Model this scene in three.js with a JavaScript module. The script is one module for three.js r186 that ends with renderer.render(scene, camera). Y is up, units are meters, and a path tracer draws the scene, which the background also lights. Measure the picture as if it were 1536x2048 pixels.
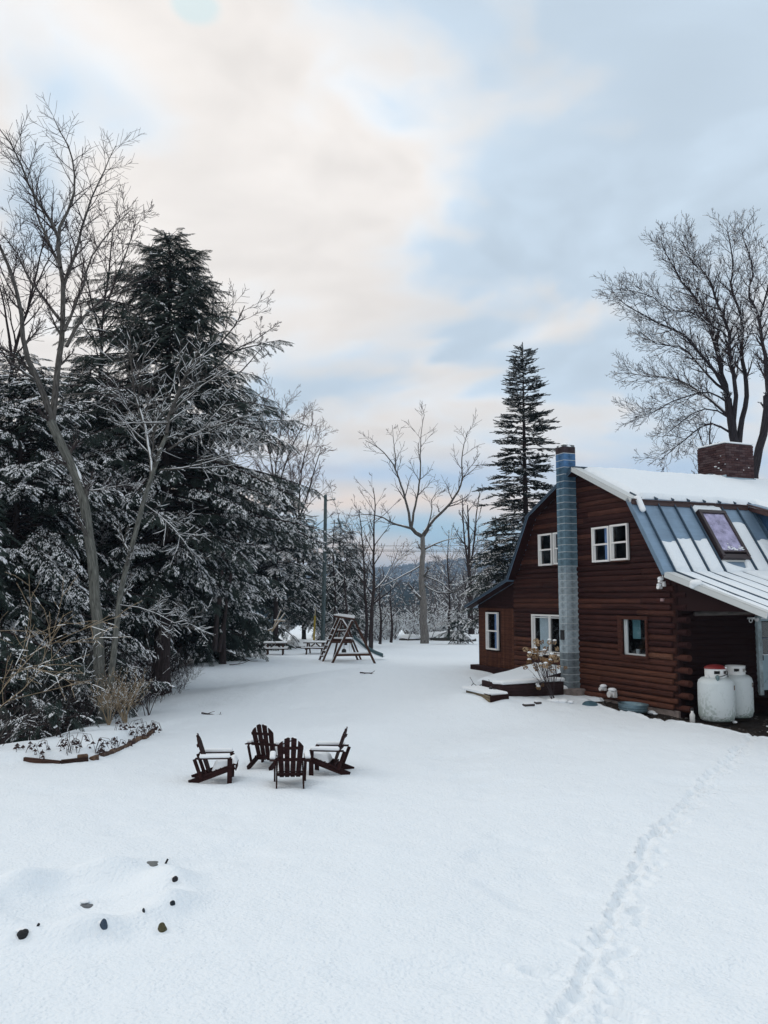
import * as THREE from 'three';
import { RoundedBoxGeometry } from 'three/addons/geometries/RoundedBoxGeometry.js';
import { mergeGeometries } from 'three/addons/utils/BufferGeometryUtils.js';

// ---------------------------------------------------------------- camera, sky, sun, exposure
const scene = new THREE.Scene();
const EYE = new THREE.Vector3(0, 3.5, 0), PITCH = Math.atan(174 / 1700);
const camera = new THREE.PerspectiveCamera(2 * Math.atan(1024 / 1700) * 180 / Math.PI, 0.75, 0.1, 9000);
camera.position.copy(EYE);
camera.rotation.set(PITCH, 0, 0);
scene.add(camera);
const renderer = new THREE.WebGLRenderer({ antialias: true });
renderer.toneMapping = THREE.LinearToneMapping;
renderer.toneMappingExposure = 1.1;
renderer.shadowMap.enabled = true;

const RGB0 = (r, g, b) => new THREE.Color().setRGB(r, g, b);
function rngOf(seed) { let a = seed >>> 0; return () => { a = (a + 0x6D2B79F5) | 0; let t = Math.imul(a ^ (a >>> 15), 1 | a); t = (t + Math.imul(t ^ (t >>> 7), 61 | t)) ^ t; return ((t ^ (t >>> 14)) >>> 0) / 4294967296; }; }
const sst = (a, b, x) => { const t = Math.min(1, Math.max(0, (x - a) / (b - a))); return t * t * (3 - 2 * t); };
const clamp = (x, a, b) => Math.min(b, Math.max(a, x));
const mix = (a, b, t) => a + (b - a) * t;
const h3 = (x, y, z) => { let n = Math.imul(x, 374761393) ^ Math.imul(y, 668265263) ^ Math.imul(z, 1440662683); n = Math.imul(n ^ (n >>> 13), 1274126177); return ((n ^ (n >>> 16)) >>> 0) / 4294967296; };
function noise(x, y, z = 0) {
  const X = Math.floor(x), Y = Math.floor(y), Z = Math.floor(z), f = x - X, g = y - Y, h = z - Z;
  const a = f * f * (3 - 2 * f), b = g * g * (3 - 2 * g), c = h * h * (3 - 2 * h);
  return mix(mix(mix(h3(X, Y, Z), h3(X + 1, Y, Z), a), mix(h3(X, Y + 1, Z), h3(X + 1, Y + 1, Z), a), b),
    mix(mix(h3(X, Y, Z + 1), h3(X + 1, Y, Z + 1), a), mix(h3(X, Y + 1, Z + 1), h3(X + 1, Y + 1, Z + 1), a), b), c);
}
const fbm = (x, y, z = 0, o = 4) => { let s = 0, a = 0.5, t = 0; for (let i = 0; i < o; i++) { s += a * noise(x, y, z); t += a; a *= 0.5; x = x * 2.03 + 7.1; y = y * 2.03 + 3.7; z = z * 2.03 + 1.9; } return s / t; };

// the sky: a broken winter overcast, warm to the left where the low sun sits behind it, blue-grey to the right
{
  const W = 2048, H = 1024, data = new Float32Array(W * H * 4), D = Math.PI / 180;
  const WARM = [0.84, 0.80, 0.765], BLUE = [0.565, 0.675, 0.785], PALE = [0.765, 0.785, 0.805], DEEP = [0.40, 0.57, 0.80], PEACH = [1.02, 0.80, 0.64], TEAL = [0.36, 0.62, 0.80];
  // [azimuth, elevation, half width, half height, tilt, strength] in degrees; positive = blue-grey cloud, negative = bright warm cloud
  const patches = [[7.5, 23, 9, 4.2, 0.25, 0.75], [-21, 30.5, 5, 2.6, -0.3, 0.6], [-15.2, 27.8, 3.5, 1.8, -0.6, 0.5], [4.5, 17, 4, 1.6, 0, 0.75], [-5, 15, 5, 1.3, 0.1, 0.45], [12, 16, 5, 1.6, 0.1, 0.35],
    [-23.4, 23.6, 3.4, 3.4, 0, 1.4], [10, 17.6, 4.5, 0.8, 0.35, -0.8], [3.2, 16.2, 2, 0.7, -0.5, -0.6], [-1.5, 21.5, 7, 3.5, -0.6, -0.4], [0.5, 30, 5, 5, -0.9, -0.4], [-12, 22, 10, 6, 0, -0.35], [-10, 35, 8, 3, 0.2, -0.3],
    [14, 34, 9, 3.5, 0.6, -0.05], [20, 30, 5, 7, 0, 0.3], [16, 12, 6, 2, 0.2, -0.3], [7, 14.5, 6, 2.2, 0.2, -0.5], [11, 20.5, 6, 1.6, 0.2, -0.25], [2, 26, 5, 4, -0.8, -0.35]];
  const cyan = [-13.4, 35.7, 1.8, 1.1];
  for (let j = 0; j < H; j++) for (let i = 0; i < W; i++) {
    const el = ((j + 0.5) / H - 0.5) * 180, a = ((i + 0.5) / W - 0.5) * 2 * Math.PI, ce = Math.cos(el * D), dx = ce * Math.cos(a), dz = ce * Math.sin(a), dy = Math.sin(el * D);
    let az = Math.atan2(dx, -dz) / D; const k = 1 / (Math.max(dy, 0) + 0.22), px = dx * k, pz = dz * k;
    const wx = fbm(px * 1.3 + 11, pz * 1.3, 5, 4) - 0.5, wz = fbm(px * 1.3, pz * 1.3 + 23, 9, 4) - 0.5;
    const n1 = fbm(px * 1.6 + wx * 1.6 + 3, pz * 1.9 + wz * 1.6, 1, 6) - 0.5, n2 = fbm(px * 4.4 + wx * 3, pz * 5 + wz * 3 + 17, 4, 5) - 0.5;
    // blueness: left of the view warm, right of it blue; behind the viewer an even mixture
    let b = 0.5 + 0.52 * Math.sin(clamp((az - 1.5) * 3.6, -90, 90) * D) * (1 - sst(70, 150, Math.abs(az)));
    const n3 = fbm(px * 10 + wx * 6 + n2 * 2, pz * 11, 2, 5) - 0.5; b += n1 * 1.35 + n2 * 1.25 + n3 * 0.8;
    for (const [A, E, w, hh, t, s] of patches) { const da = az - A + n2 * 6 + wx * 5, de = el - E + n1 * 3.5 + n2 * 2.5, u = da / w, v = (de - t * da * 0.5) / hh, q = u * u + v * v; if (q < 9) b += s * Math.exp(-q * 0.8); }
    b = clamp(b, -0.15, 1.15);
    const c = [0, 1, 2].map((m) => (b < 0.5 ? mix(WARM[m], PALE[m], sst(0, 0.55, b)) : mix(PALE[m], BLUE[m], sst(0.4, 1, b))));
    const soft = 1 + n2 * 0.22 + n3 * 0.22 + (n1 > 0 ? -n1 * 0.12 : 0) - Math.max(0, b - 0.8) * 0.2;
    for (let m = 0; m < 3; m++) c[m] *= soft;
    // low bands of clear air and lit cloud near the horizon
    const e2 = el + n2 * 1.5 + wx * 2.2 + Math.sin(az * 0.09) * 0.35, band = (A, w) => Math.exp(-(((e2 - A) / w) ** 2)), low = [[8.6, 0.9, DEEP, 0.7], [6.4, 0.75, PEACH, 0.85], [4.5, 0.95, TEAL, 1.0], [2.7, 0.6, PEACH, 1.0], [0.6, 1.0, [0.66, 0.72, 0.80], 0.8]];
    for (const [A, w, col, s] of low) { const q = band(A, w) * s * (0.75 + 0.5 * n1); for (let m = 0; m < 3; m++) c[m] = mix(c[m], col[m], q); }
    { const u = (az - cyan[0] + n2 * 4) / cyan[2], v = (el - cyan[1] + n2 * 3) / cyan[3], G = Math.exp(-(u * u + v * v)), q = sst(0.25, 0.8, G * (1 + n3 * 2.5 + n2)) * 0.5; c[0] = mix(c[0], 0.52, q); c[1] = mix(c[1], 0.74, q); c[2] = mix(c[2], 0.79, q); }
    const o = (j * W + i) * 4, up = 1.05 + 0.22 * sst(40, 75, el); for (let m = 0; m < 3; m++) data[o + m] = c[m] * up; data[o + 3] = 1;
  }
  const t = new THREE.DataTexture(data, W, H, THREE.RGBAFormat, THREE.FloatType);
  t.mapping = THREE.EquirectangularReflectionMapping; t.magFilter = t.minFilter = THREE.LinearFilter; t.needsUpdate = true;
  scene.background = t; scene.environment = t;
}
scene.fog = new THREE.FogExp2(RGB0(0.50, 0.68, 0.92), 0.00033);
const sun = new THREE.DirectionalLight(new THREE.Color(1, 0.93, 0.86), 0.75);
sun.position.set(-60, 42, -55); sun.target.position.set(0, 0, -20); sun.castShadow = true; sun.shadow.radius = 45;
sun.shadow.mapSize.set(2048, 2048); Object.assign(sun.shadow.camera, { left: -60, right: 60, top: 60, bottom: -60, near: 1, far: 260 });
scene.add(sun, sun.target);

// ---------------------------------------------------------------- helpers
const V3 = (x, y, z) => new THREE.Vector3(x, y, z);
const used = {};
function numbered(name) { const k = used[name] = (used[name] ?? -1) + 1; return k ? name + '_' + String(k).padStart(3, '0') : name; }
function tag(o, label, category, group, kind) { o.userData.label = label; if (category) o.userData.category = category; if (group) o.userData.group = group; if (kind) o.userData.kind = kind; return o; }
function shade(o) { o.castShadow = o.receiveShadow = true; return o; }
function mesh(name, geo, mat, parent, stuff) { const m = shade(new THREE.Mesh(geo, mat)); m.name = parent ? name : numbered(name); (parent || scene).add(m); if (stuff) m.userData.kind = 'stuff'; return m; }
function thing(name, label, category, pos = [0, 0, 0], turn = 0, group) { const g = new THREE.Group(); g.name = numbered(name); g.position.set(...pos); g.rotation.y = turn; scene.add(g); return tag(g, label, category, group); }
function dup(root, label, pos, turn) { const r = root.clone(); r.name = numbered(root.name.replace(/_\d{3}$/, '')); r.userData = { ...root.userData, label }; r.position.set(...pos); r.rotation.y = turn; scene.add(r); return r; }
// a point of the place seen at photograph pixel (px, py), the given metres ahead
function at(px, py, depth) { const x = (px - 768) / 1700, y = (1024 - py) / 1700, c = Math.cos(PITCH), s = Math.sin(PITCH), f = c - y * s; return V3(x / f * depth, EYE.y + (y * c + s) / f * depth, -depth); }
function join(list) {
  return mergeGeometries(list.map((g) => { const n = g.index ? g.toNonIndexed() : g; for (const k of Object.keys(n.attributes)) if (!['position', 'normal', 'uv'].includes(k)) n.deleteAttribute(k); return n; }));
}
function box(w, h, d, x = 0, y = 0, z = 0, r = 0.006, rot) {
  const g = new RoundedBoxGeometry(w, h, d, 1, Math.min(r, w / 2.2, h / 2.2, d / 2.2));
  const p = g.attributes.position, nn = g.attributes.normal, uv = new Float32Array(p.count * 2);
  for (let i = 0; i < p.count; i++) { const ax = Math.abs(nn.getX(i)), ay = Math.abs(nn.getY(i)), az = Math.abs(nn.getZ(i)), X = p.getX(i) + x * 1.7, Y = p.getY(i) + y * 1.3, Z = p.getZ(i) + z * 1.1; uv.set(ay > ax && ay > az ? [X, Z] : ax > az ? [Z, Y] : [X, Y], i * 2); }
  g.setAttribute('uv', new THREE.BufferAttribute(uv, 2));
  if (rot) g.applyMatrix4(new THREE.Matrix4().makeRotationFromEuler(new THREE.Euler(...rot)));
  return g.translate(x, y, z);
}
function beam(a, b, w, h, up = V3(0, 1, 0), r = 0.006) {   // a squared timber from a to b; w across, h along up
  const d = b.clone().sub(a), L = d.length(); d.normalize(); const s = V3().crossVectors(up, d).normalize(), u = V3().crossVectors(d, s);
  const g = box(L, h, w, 0, 0, 0, r); g.applyMatrix4(new THREE.Matrix4().makeBasis(d, u, s.negate()).setPosition(a.clone().add(b).multiplyScalar(0.5))); return g;
}
class Buf {
  constructor() { this.p = []; this.n = []; this.c = []; this.i = []; this.u = []; }
  v(x, y, z, nx, ny, nz, col, u = 0, w = 0) { this.p.push(x, y, z); this.n.push(nx, ny, nz); this.u.push(u, w); if (col) this.c.push(...col); return this.p.length / 3 - 1; }
  tube(pts, rad, sides, lift = 0, squash = 1, squash0 = 0) {
    let prev = null, L = 0; const T = V3(), S = V3(), U = V3(), ref = V3(0, 1, 0);
    for (let k = 0; k < pts.length; k++) {
      T.copy(pts[Math.min(k + 1, pts.length - 1)]).sub(pts[Math.max(k - 1, 0)]).normalize();
      if (k) L += pts[k].distanceTo(pts[k - 1]);
      if (!k) { ref.set(0, 1, 0); if (Math.abs(T.y) > 0.9) ref.set(1, 0, 0); S.crossVectors(T, ref).normalize(); } else S.addScaledVector(T, -S.dot(T)).normalize(); U.crossVectors(S, T).normalize();
      const at = this.p.length / 3, r = rad[k];
      for (let s = 0; s <= sides; s++) { const a = s / sides * 2 * Math.PI, c = Math.cos(a), q = Math.sin(a); const nx = S.x * c + U.x * q, ny = S.y * c + U.y * q, nz = S.z * c + U.z * q; this.v(pts[k].x + nx * r, pts[k].y + ny * r * squash + lift * r, pts[k].z + nz * r, nx, ny, nz, null, s / sides * Math.max(0.3, Math.round(rad[0] * 12)), L); }
      if (k) for (let s = 0; s < sides; s++) { const a = prev + s, b = at + s; this.i.push(a, b, a + 1, b, b + 1, a + 1); }
      prev = at;
    }
    if (sides > 4 && !squash0) { const k = pts.length - 1, e = this.v(pts[k].x + T.x * rad[k] * 0.6, pts[k].y + T.y * rad[k] * 0.6 + lift * rad[k], pts[k].z + T.z * rad[k] * 0.6, T.x, T.y, T.z, null, 0, L); for (let s = 0; s < sides; s++) this.i.push(prev + s, e, prev + s + 1); }
    return this;
  }
  geo() { const g = new THREE.BufferGeometry(); g.setAttribute('position', new THREE.BufferAttribute(new Float32Array(this.p), 3)); g.setAttribute('normal', new THREE.BufferAttribute(new Float32Array(this.n), 3)); g.setAttribute('uv', new THREE.BufferAttribute(new Float32Array(this.u), 2)); if (this.c.length) g.setAttribute('color', new THREE.BufferAttribute(new Float32Array(this.c), 3)); g.setIndex(this.i); return g; }
}
function texture(w, h, fn, rep = [1, 1], srgb = false) {
  const d = new Uint8Array(w * h * 4);
  for (let j = 0; j < h; j++) for (let i = 0; i < w; i++) { const c = fn(i / w, j / h), o = (j * w + i) * 4; if (typeof c === 'number') d[o] = d[o + 1] = d[o + 2] = clamp(c, 0, 1) * 255; else for (let m = 0; m < 3; m++) d[o + m] = clamp(c[m], 0, 1) * 255; d[o + 3] = 255; }
  const t = new THREE.DataTexture(d, w, h); t.wrapS = t.wrapT = THREE.RepeatWrapping; t.magFilter = THREE.LinearFilter; t.minFilter = THREE.LinearMipmapLinearFilter; t.generateMipmaps = true; t.repeat.set(...rep); if (srgb) t.colorSpace = THREE.SRGBColorSpace; t.needsUpdate = true; return t;
}
const enc = (c) => c.map((x) => (x <= 0.0031308 ? x * 12.92 : 1.055 * x ** (1 / 2.4) - 0.055));   // linear to stored sRGB
const loopF = (u, v, s, o = 4, z = 0) => { const w = sst(0.8, 1, u), q = sst(0.8, 1, v); const f = (a, b) => fbm(a * s, b * s, z, o); return mix(mix(f(u, v), f(u - 1, v), w), mix(f(u, v - 1), f(u - 1, v - 1), w), q); };
const RGB = (r, g, b) => new THREE.Color().setRGB(r, g, b);
const std = (c, rough = 0.8, more = {}) => new THREE.MeshPhysicalMaterial({ color: RGB(...c), roughness: rough, specularIntensity: rough > 0.65 ? 0.25 : 1, ...more });

const T = {
  snowBump: texture(512, 512, (u, v) => 0.6 * loopF(u, v, 10, 4) + 0.4 * loopF(u, v, 70, 2, 3), [0.5, 0.5]),
  grain: texture(512, 512, (u, v) => { const w = loopF(u, v, 4, 3), s = fbm(u * 3 + w * 0.4, v * 70 + w * 5, 2, 4), k = fbm(u * 14, v * 9, 8, 3); return enc([0.5 + 0.9 * (s - 0.35), 0.5 + 0.85 * (s - 0.38), 0.5 + 0.8 * (s - 0.4)].map((x) => clamp(x * (0.75 + 0.5 * k), 0, 1))); }, [0.5, 1], true),
  grainBump: texture(512, 512, (u, v) => fbm(u * 3, v * 70, 2, 4), [0.5, 1]),
  bark: texture(256, 512, (u, v) => { const w = loopF(u, v, 5, 4), s = loopF(u, v * 0.999, 18, 4, 6), q = fbm(Math.sin(u * 6.283) * 4 + w * 2, v * 9, Math.cos(u * 6.283) * 4, 4); return enc([1, 1, 1].map((x) => clamp(0.62 + 1.5 * (0.6 * q + 0.4 * s - 0.5), 0.12, 1))); }, [1, 0.5], true),
  blotch: texture(512, 512, (u, v) => enc([1, 1, 1].map(() => clamp(0.55 + 0.9 * (loopF(u, v, 7, 5) - 0.5) + 0.35 * (loopF(u, v, 60, 2, 4) - 0.5) + 0.25, 0, 1))), [1, 1], true),
  subtle: texture(512, 512, (u, v) => enc([1, 1, 1].map(() => clamp(0.86 + 0.35 * (loopF(u, v, 5, 4) - 0.5) + 0.12 * (fbm(u * 60, v * 3, 3, 2) - 0.5), 0, 1))), [0.7, 0.7], true),
  rough: texture(512, 512, (u, v) => loopF(u, v, 30, 4, 7), [1, 1]),
};
const M = {
  snow: std([0.795, 0.855, 0.90], 0.8, { bumpMap: T.snowBump, bumpScale: 0.03 }),
  crustSnow: std([0.83, 0.865, 0.89], 0.8),
  darkWood: std([0.034, 0.013, 0.012], 0.8, { map: T.grain, bumpMap: T.grainBump, bumpScale: 0.003 }),
  chairWood: std([0.040, 0.016, 0.0165], 0.75, { map: T.grain, bumpMap: T.grainBump, bumpScale: 0.002 }),
  tableWood: std([0.10, 0.055, 0.042], 0.8, { map: T.grain }),
  swingWood: std([0.115, 0.062, 0.046], 0.8, { map: T.grain }),
  white: std([0.78, 0.78, 0.77], 0.5), trim: std([0.55, 0.58, 0.58], 0.45), black: std([0.012, 0.011, 0.012], 0.5),
  metalRoof: std([0.215, 0.32, 0.44], 0.42, { metalness: 0.25, map: T.subtle }), seamMetal: std([0.05, 0.085, 0.125], 0.45, { metalness: 0.3 }),
  inside: std([0.05, 0.04, 0.038], 0.9), curtain: std([0.30, 0.43, 0.68], 0.95), paleCurtain: std([0.62, 0.68, 0.70], 0.95),
  glass: new THREE.MeshPhysicalMaterial({ color: RGB(0.9, 0.93, 0.95), roughness: 0.03, transmission: 1, thickness: 0, ior: 1.45 }),
  darkSoil: std([0.035, 0.028, 0.024], 0.95, { bumpMap: T.rough, bumpScale: 0.04, map: T.blotch }), concrete: std([0.30, 0.25, 0.23], 0.95, { map: T.blotch, bumpMap: T.rough, bumpScale: 0.01 }),
};
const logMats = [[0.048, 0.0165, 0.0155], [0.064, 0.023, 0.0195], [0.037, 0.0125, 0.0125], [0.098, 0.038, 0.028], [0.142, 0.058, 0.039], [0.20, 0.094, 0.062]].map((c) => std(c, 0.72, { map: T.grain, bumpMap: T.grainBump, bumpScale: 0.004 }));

// ---------------------------------------------------------------- the ground
const HO = { x: 5.434, z: -24.0, a: 22.5 * Math.PI / 180 }; const HC = Math.cos(HO.a), HS = Math.sin(HO.a);
const toHouse = (x, z) => { const dx = x - HO.x, dz = z - HO.z; return [dx * HC - dz * HS, dx * HS + dz * HC]; };       // world to the house's own (along ridge, along gable)
const fromHouse = (lx, lz) => [HO.x + lx * HC + lz * HS, HO.z - lx * HS + lz * HC];
const edgePts = [[0, -11], [10, -9.6], [17.5, -8.75], [19.5, -8.15], [23.5, -7.75], [29.7, -7.7], [40, -9.2], [56, -12], [75, -15], [400, -60]];
function edgeX(d) { for (let k = 1; k < edgePts.length; k++) if (d < edgePts[k][0]) { const [a, b] = [edgePts[k - 1], edgePts[k]], t = (d - a[0]) / (b[0] - a[0]); return mix(a[1], b[1], Math.max(0, t)); } return -60; }
const bareLine = [[-9, -0.35], [0.6, -0.45], [1.6, -0.75], [2.6, -0.95], [3.9, -0.85], [4.8, -0.6], [5.6, -0.3], [6.6, 0.15], [8.2, 1.6], [9, 30]];   // edge of the snow before the gable: along the gable, how far out
function bareness(lx, lz) { // positive where the house keeps the ground bare
  if (lz < 1.15 || lz > 8.6 || lx > 16) return -1;
  for (let k = 1; k < bareLine.length; k++) if (lz < bareLine[k][0]) { const [a, b] = [bareLine[k - 1], bareLine[k]]; return lx - mix(a[1], b[1], (lz - a[0]) / (b[0] - a[0])); } return -1;
}
const trackPts = [[7.75, -18.4], [6.6, -16.6], [5.49, -15.16], [4.36, -13.35], [3.72, -12.5], [3.15, -11.21], [2.42, -9.46], [1.85, -8.19], [1.48, -7.31], [1.28, -6.79], [0.7, -5.2], [0.4, -4]];
const prints = [];
{
  const r = rngOf(41), curve = new THREE.CatmullRomCurve3(trackPts.map(([x, z]) => V3(x, 0, z))), L = curve.getLength(), n = 150;
  for (let k = 0; k < n; k++) {
    const t = (k + r() * 0.7) / n, p = curve.getPointAt(Math.min(1, t)), d = curve.getTangentAt(Math.min(1, t)), wide = mix(0.22, 0.5, t), side = k % 2 ? 0.02 + 0.1 * r() : Math.pow(r(), 0.8) * wide;   // to the right of the left edge, seen walking to the viewer
    const nx = d.z, nz = -d.x, s = nx > 0 ? 1 : -1, ang = Math.atan2(d.x, d.z) + (r() - 0.5) * 0.9;
    prints.push({ x: p.x + nx * s * side, z: p.z + nz * s * side, c: Math.cos(ang), s: Math.sin(ang), len: 0.115 + 0.06 * r(), w: 0.045 + 0.025 * r(), dep: (k % 2 ? 0.052 : 0.032) * (0.7 + 0.6 * r()) });
  }
  for (const [px, py, dep] of [[1078, 1938, 0.05], [1100, 1944, 0.03], [1128, 1940, 0.025], [1245, 2026, 0.05], [1252, 2008, 0.035], [1180, 1880, 0.05], [1410, 1585, 0.03], [1395, 1600, 0.025]]) { const x = at(px, py, 1), k = (3.5 - 0.33) / (3.5 - x.y); prints.push({ x: x.x * k, z: -k, c: 0.5, s: 0.86, len: 0.15, w: 0.07, dep }); }
}
const pcell = new Map(); for (const p of prints) for (let a = -1; a <= 1; a++) for (let b = -1; b <= 1; b++) { const k = (Math.floor(p.x / 0.5) + a) + ',' + (Math.floor(p.z / 0.5) + b); if (!pcell.has(k)) pcell.set(k, []); pcell.get(k).push(p); }
const STONES = [[-2.87, -10.84, 0.15, 0], [-2.37, -10.02, 0.06, 1], [-2.19, -9.17, 0.045, 2], [-2.16, -8.66, 0.075, 3], [-2.69, -8.51, 0.07, 4], [-3.39, -8.33, 0.085, 5], [-3.28, -9.75, 0.09, 6], [-2.43, -8.95, 0.04, 7]];
const CHAIRS = [[-3.08, -16.2], [-2.31, -17.5], [-1.71, -15.85], [-1.13, -16.8]];
function baseGround(x, z) {
  const d = -z; let y = 0.02 + 0.16 * (1 - sst(14, 30, d)) + 0.16 * (1 - sst(5, 15, d)) + 0.1 * (1 - sst(0, 6, d));
  const [lx, lz] = toHouse(x, z), q = Math.hypot(Math.max(mix(-3.3, -0.6, sst(0.3, 3.2, lz)) - lx, 0, lx - 22), Math.max(-7.2 - lz, 0, lz - 5)), th = 0.80 + clamp((3.95 - lz) * 0.032, -0.1, 0.34);
  y = mix(th, y, sst(0, 9, q) ** 0.8);
  y += 0.15 * Math.exp(-(((lx + 3.35) / 1.1) ** 2) - ((lz - 0.7) / 1.3) ** 2);
  const off = edgeX(d) - x; if (off > -2) y -= 1.35 * sst(-0.4, 4.2, off) + 0.7 * sst(4, 16, off);
  y -= 9 * sst(82, 170, d) * (1 - sst(300, 900, d) * 0.4);
  y += (fbm(x * 0.16, z * 0.16, 3, 3) - 0.5) * 0.28 * sst(6, 14, d + Math.abs(x)) * (1 - 0.7 * Math.exp(-q * 0.5));
  return y;
}
function ground(x, z, fine = true) {
  let y = baseGround(x, z); const d = -z;
  const [lx, lz] = toHouse(x, z);
  if (fine && d < 40) {
    y += (fbm(x * 0.75, z * 0.75, 6, 3) - 0.5) * 0.085 + (fbm(x * 3.4, z * 3.4, 8, 3) - 0.5) * 0.022 - 0.045 * sst(0.62, 0.78, fbm(x * 0.55 + 40, z * 0.8, 12, 3));
    // the ring of stones under the snow on the left
    const rr = Math.hypot(x + 3.35, z + 9.6), an = Math.atan2(z + 9.6, x + 3.35);
    if (rr < 3) { y += (0.135 + 0.055 * Math.sin(an * 7) + 0.05 * (noise(an * 3 + 9, 2) - 0.5)) * Math.exp(-(((rr - 1.08) / 0.27) ** 2)) - 0.11 * Math.exp(-((rr / 0.75) ** 2)); for (const [sx, sz, s] of STONES) { const q = Math.hypot(x - sx, z - sz); y += 0.5 * s * Math.exp(-((q / (s * 2.2)) ** 2)) - 0.5 * s * Math.exp(-((Math.hypot(x - sx - s * 0.3, z - sz - s * 0.9) / (s * 1.2)) ** 2)); } }
    for (const [cx, cz] of CHAIRS) { const q = Math.hypot(x - cx, z - cz); if (q < 1) y -= 0.05 * Math.exp(-((q / 0.36) ** 2)); }
    // the raised bed: a bank of snow behind its edging
    if (x < -5 && d > 16 && d < 24) { const bx = -5.7 - (22 - d) * 0.05, o = Math.min(bx - x, (d - 17.55) * 1.0); y += 0.2 * sst(0, 0.35, o) * (1 - sst(1.2, 3.2, o)) * sst(16.8, 17.6, d) * (1 - sst(21.4, 23, d)); }
    const near = pcell.get(Math.floor(x / 0.5) + ',' + Math.floor(z / 0.5));
    if (near) { let dip = 0, amp = 0; for (const p of near) { const ax = x - p.x, az = z - p.z, l = (ax * p.s + az * p.c) / p.len, w = (ax * p.c - az * p.s) / p.w, q = l * l + w * w; if (q < 7) { dip = Math.min(dip, -p.dep * (1 - sst(0.35, 1.5, q))); amp = Math.max(amp, p.dep * 0.4 * Math.exp(-((q - 2.1) ** 2) * 1.2)); } } y += dip + amp * (0.4 + 1.2 * noise(x * 17, z * 17)) + (near.length ? (fbm(x * 11, z * 11, 2, 2) - 0.5) * 0.012 : 0); }
    const bn = bareness(lx, lz) + (fbm(x * 3, z * 3, 1, 3) - 0.5) * 0.35; if (bn > -0.2) y -= 0.16 * sst(-0.03, 0.06, bn) - 0.035 * Math.exp(-(((bn + 0.06) / 0.05) ** 2));
  }
  return y;
}
{
  const lines = (spans) => { const out = []; for (const [a, b, s] of spans) { const n = Math.max(1, Math.round(Math.abs(b - a) / s)); for (let k = 0; k < n; k++) out.push(a + (b - a) * k / n); } out.push(spans.at(-1)[1]); return out; };
  const xs = lines([[-4000, -900, 400], [-900, -200, 70], [-200, -60, 12], [-60, -20, 2], [-20, -8, 0.35], [-8, -4.4, 0.12], [-4.4, -1.6, 0.045], [-1.6, 0.4, 0.09], [0.4, 4.2, 0.033], [4.2, 8.4, 0.045], [8.4, 14, 0.3], [14, 60, 2], [60, 200, 12], [200, 900, 70], [900, 4000, 400]]);
  const zs = lines([[400, 40, 40], [40, 6, 4], [6, -3, 0.4], [-3, -5.6, 0.12], [-5.6, -11.4, 0.036], [-11.4, -19.4, 0.05], [-19.4, -24, 0.14], [-24, -34, 0.3], [-34, -90, 0.8], [-90, -220, 5], [-220, -900, 50], [-900, -6000, 500]]);
  const nx = xs.length, nz = zs.length, P = new Float32Array(nx * nz * 3), UV = new Float32Array(nx * nz * 2), C = new Float32Array(nx * nz * 3), I = [];
  for (let j = 0; j < nz; j++) for (let i = 0; i < nx; i++) {
    const x = xs[i], z = zs[j], o = j * nx + i; P.set([x, ground(x, z), z], o * 3); UV.set([x, z], o * 2);
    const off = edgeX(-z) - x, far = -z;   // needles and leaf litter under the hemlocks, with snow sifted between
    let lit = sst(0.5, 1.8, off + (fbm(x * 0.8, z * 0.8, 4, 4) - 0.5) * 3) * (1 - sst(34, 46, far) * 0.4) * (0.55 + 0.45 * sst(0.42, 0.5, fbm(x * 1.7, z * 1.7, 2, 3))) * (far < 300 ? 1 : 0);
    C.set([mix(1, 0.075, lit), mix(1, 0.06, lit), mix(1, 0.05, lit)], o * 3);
    if (i && j) { const a = (j - 1) * nx + i - 1, b = a + 1, c = o - 1; I.push(a, b, c, b, o, c); }
  }
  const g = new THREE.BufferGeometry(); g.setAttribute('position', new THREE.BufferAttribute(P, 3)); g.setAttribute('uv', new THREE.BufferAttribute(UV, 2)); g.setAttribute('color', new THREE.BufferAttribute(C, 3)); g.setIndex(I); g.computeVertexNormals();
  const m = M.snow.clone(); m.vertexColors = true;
  tag(mesh('snow_ground', g, m), 'lawn under fresh snow with a trodden track', 'ground', null, 'structure');
}
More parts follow.
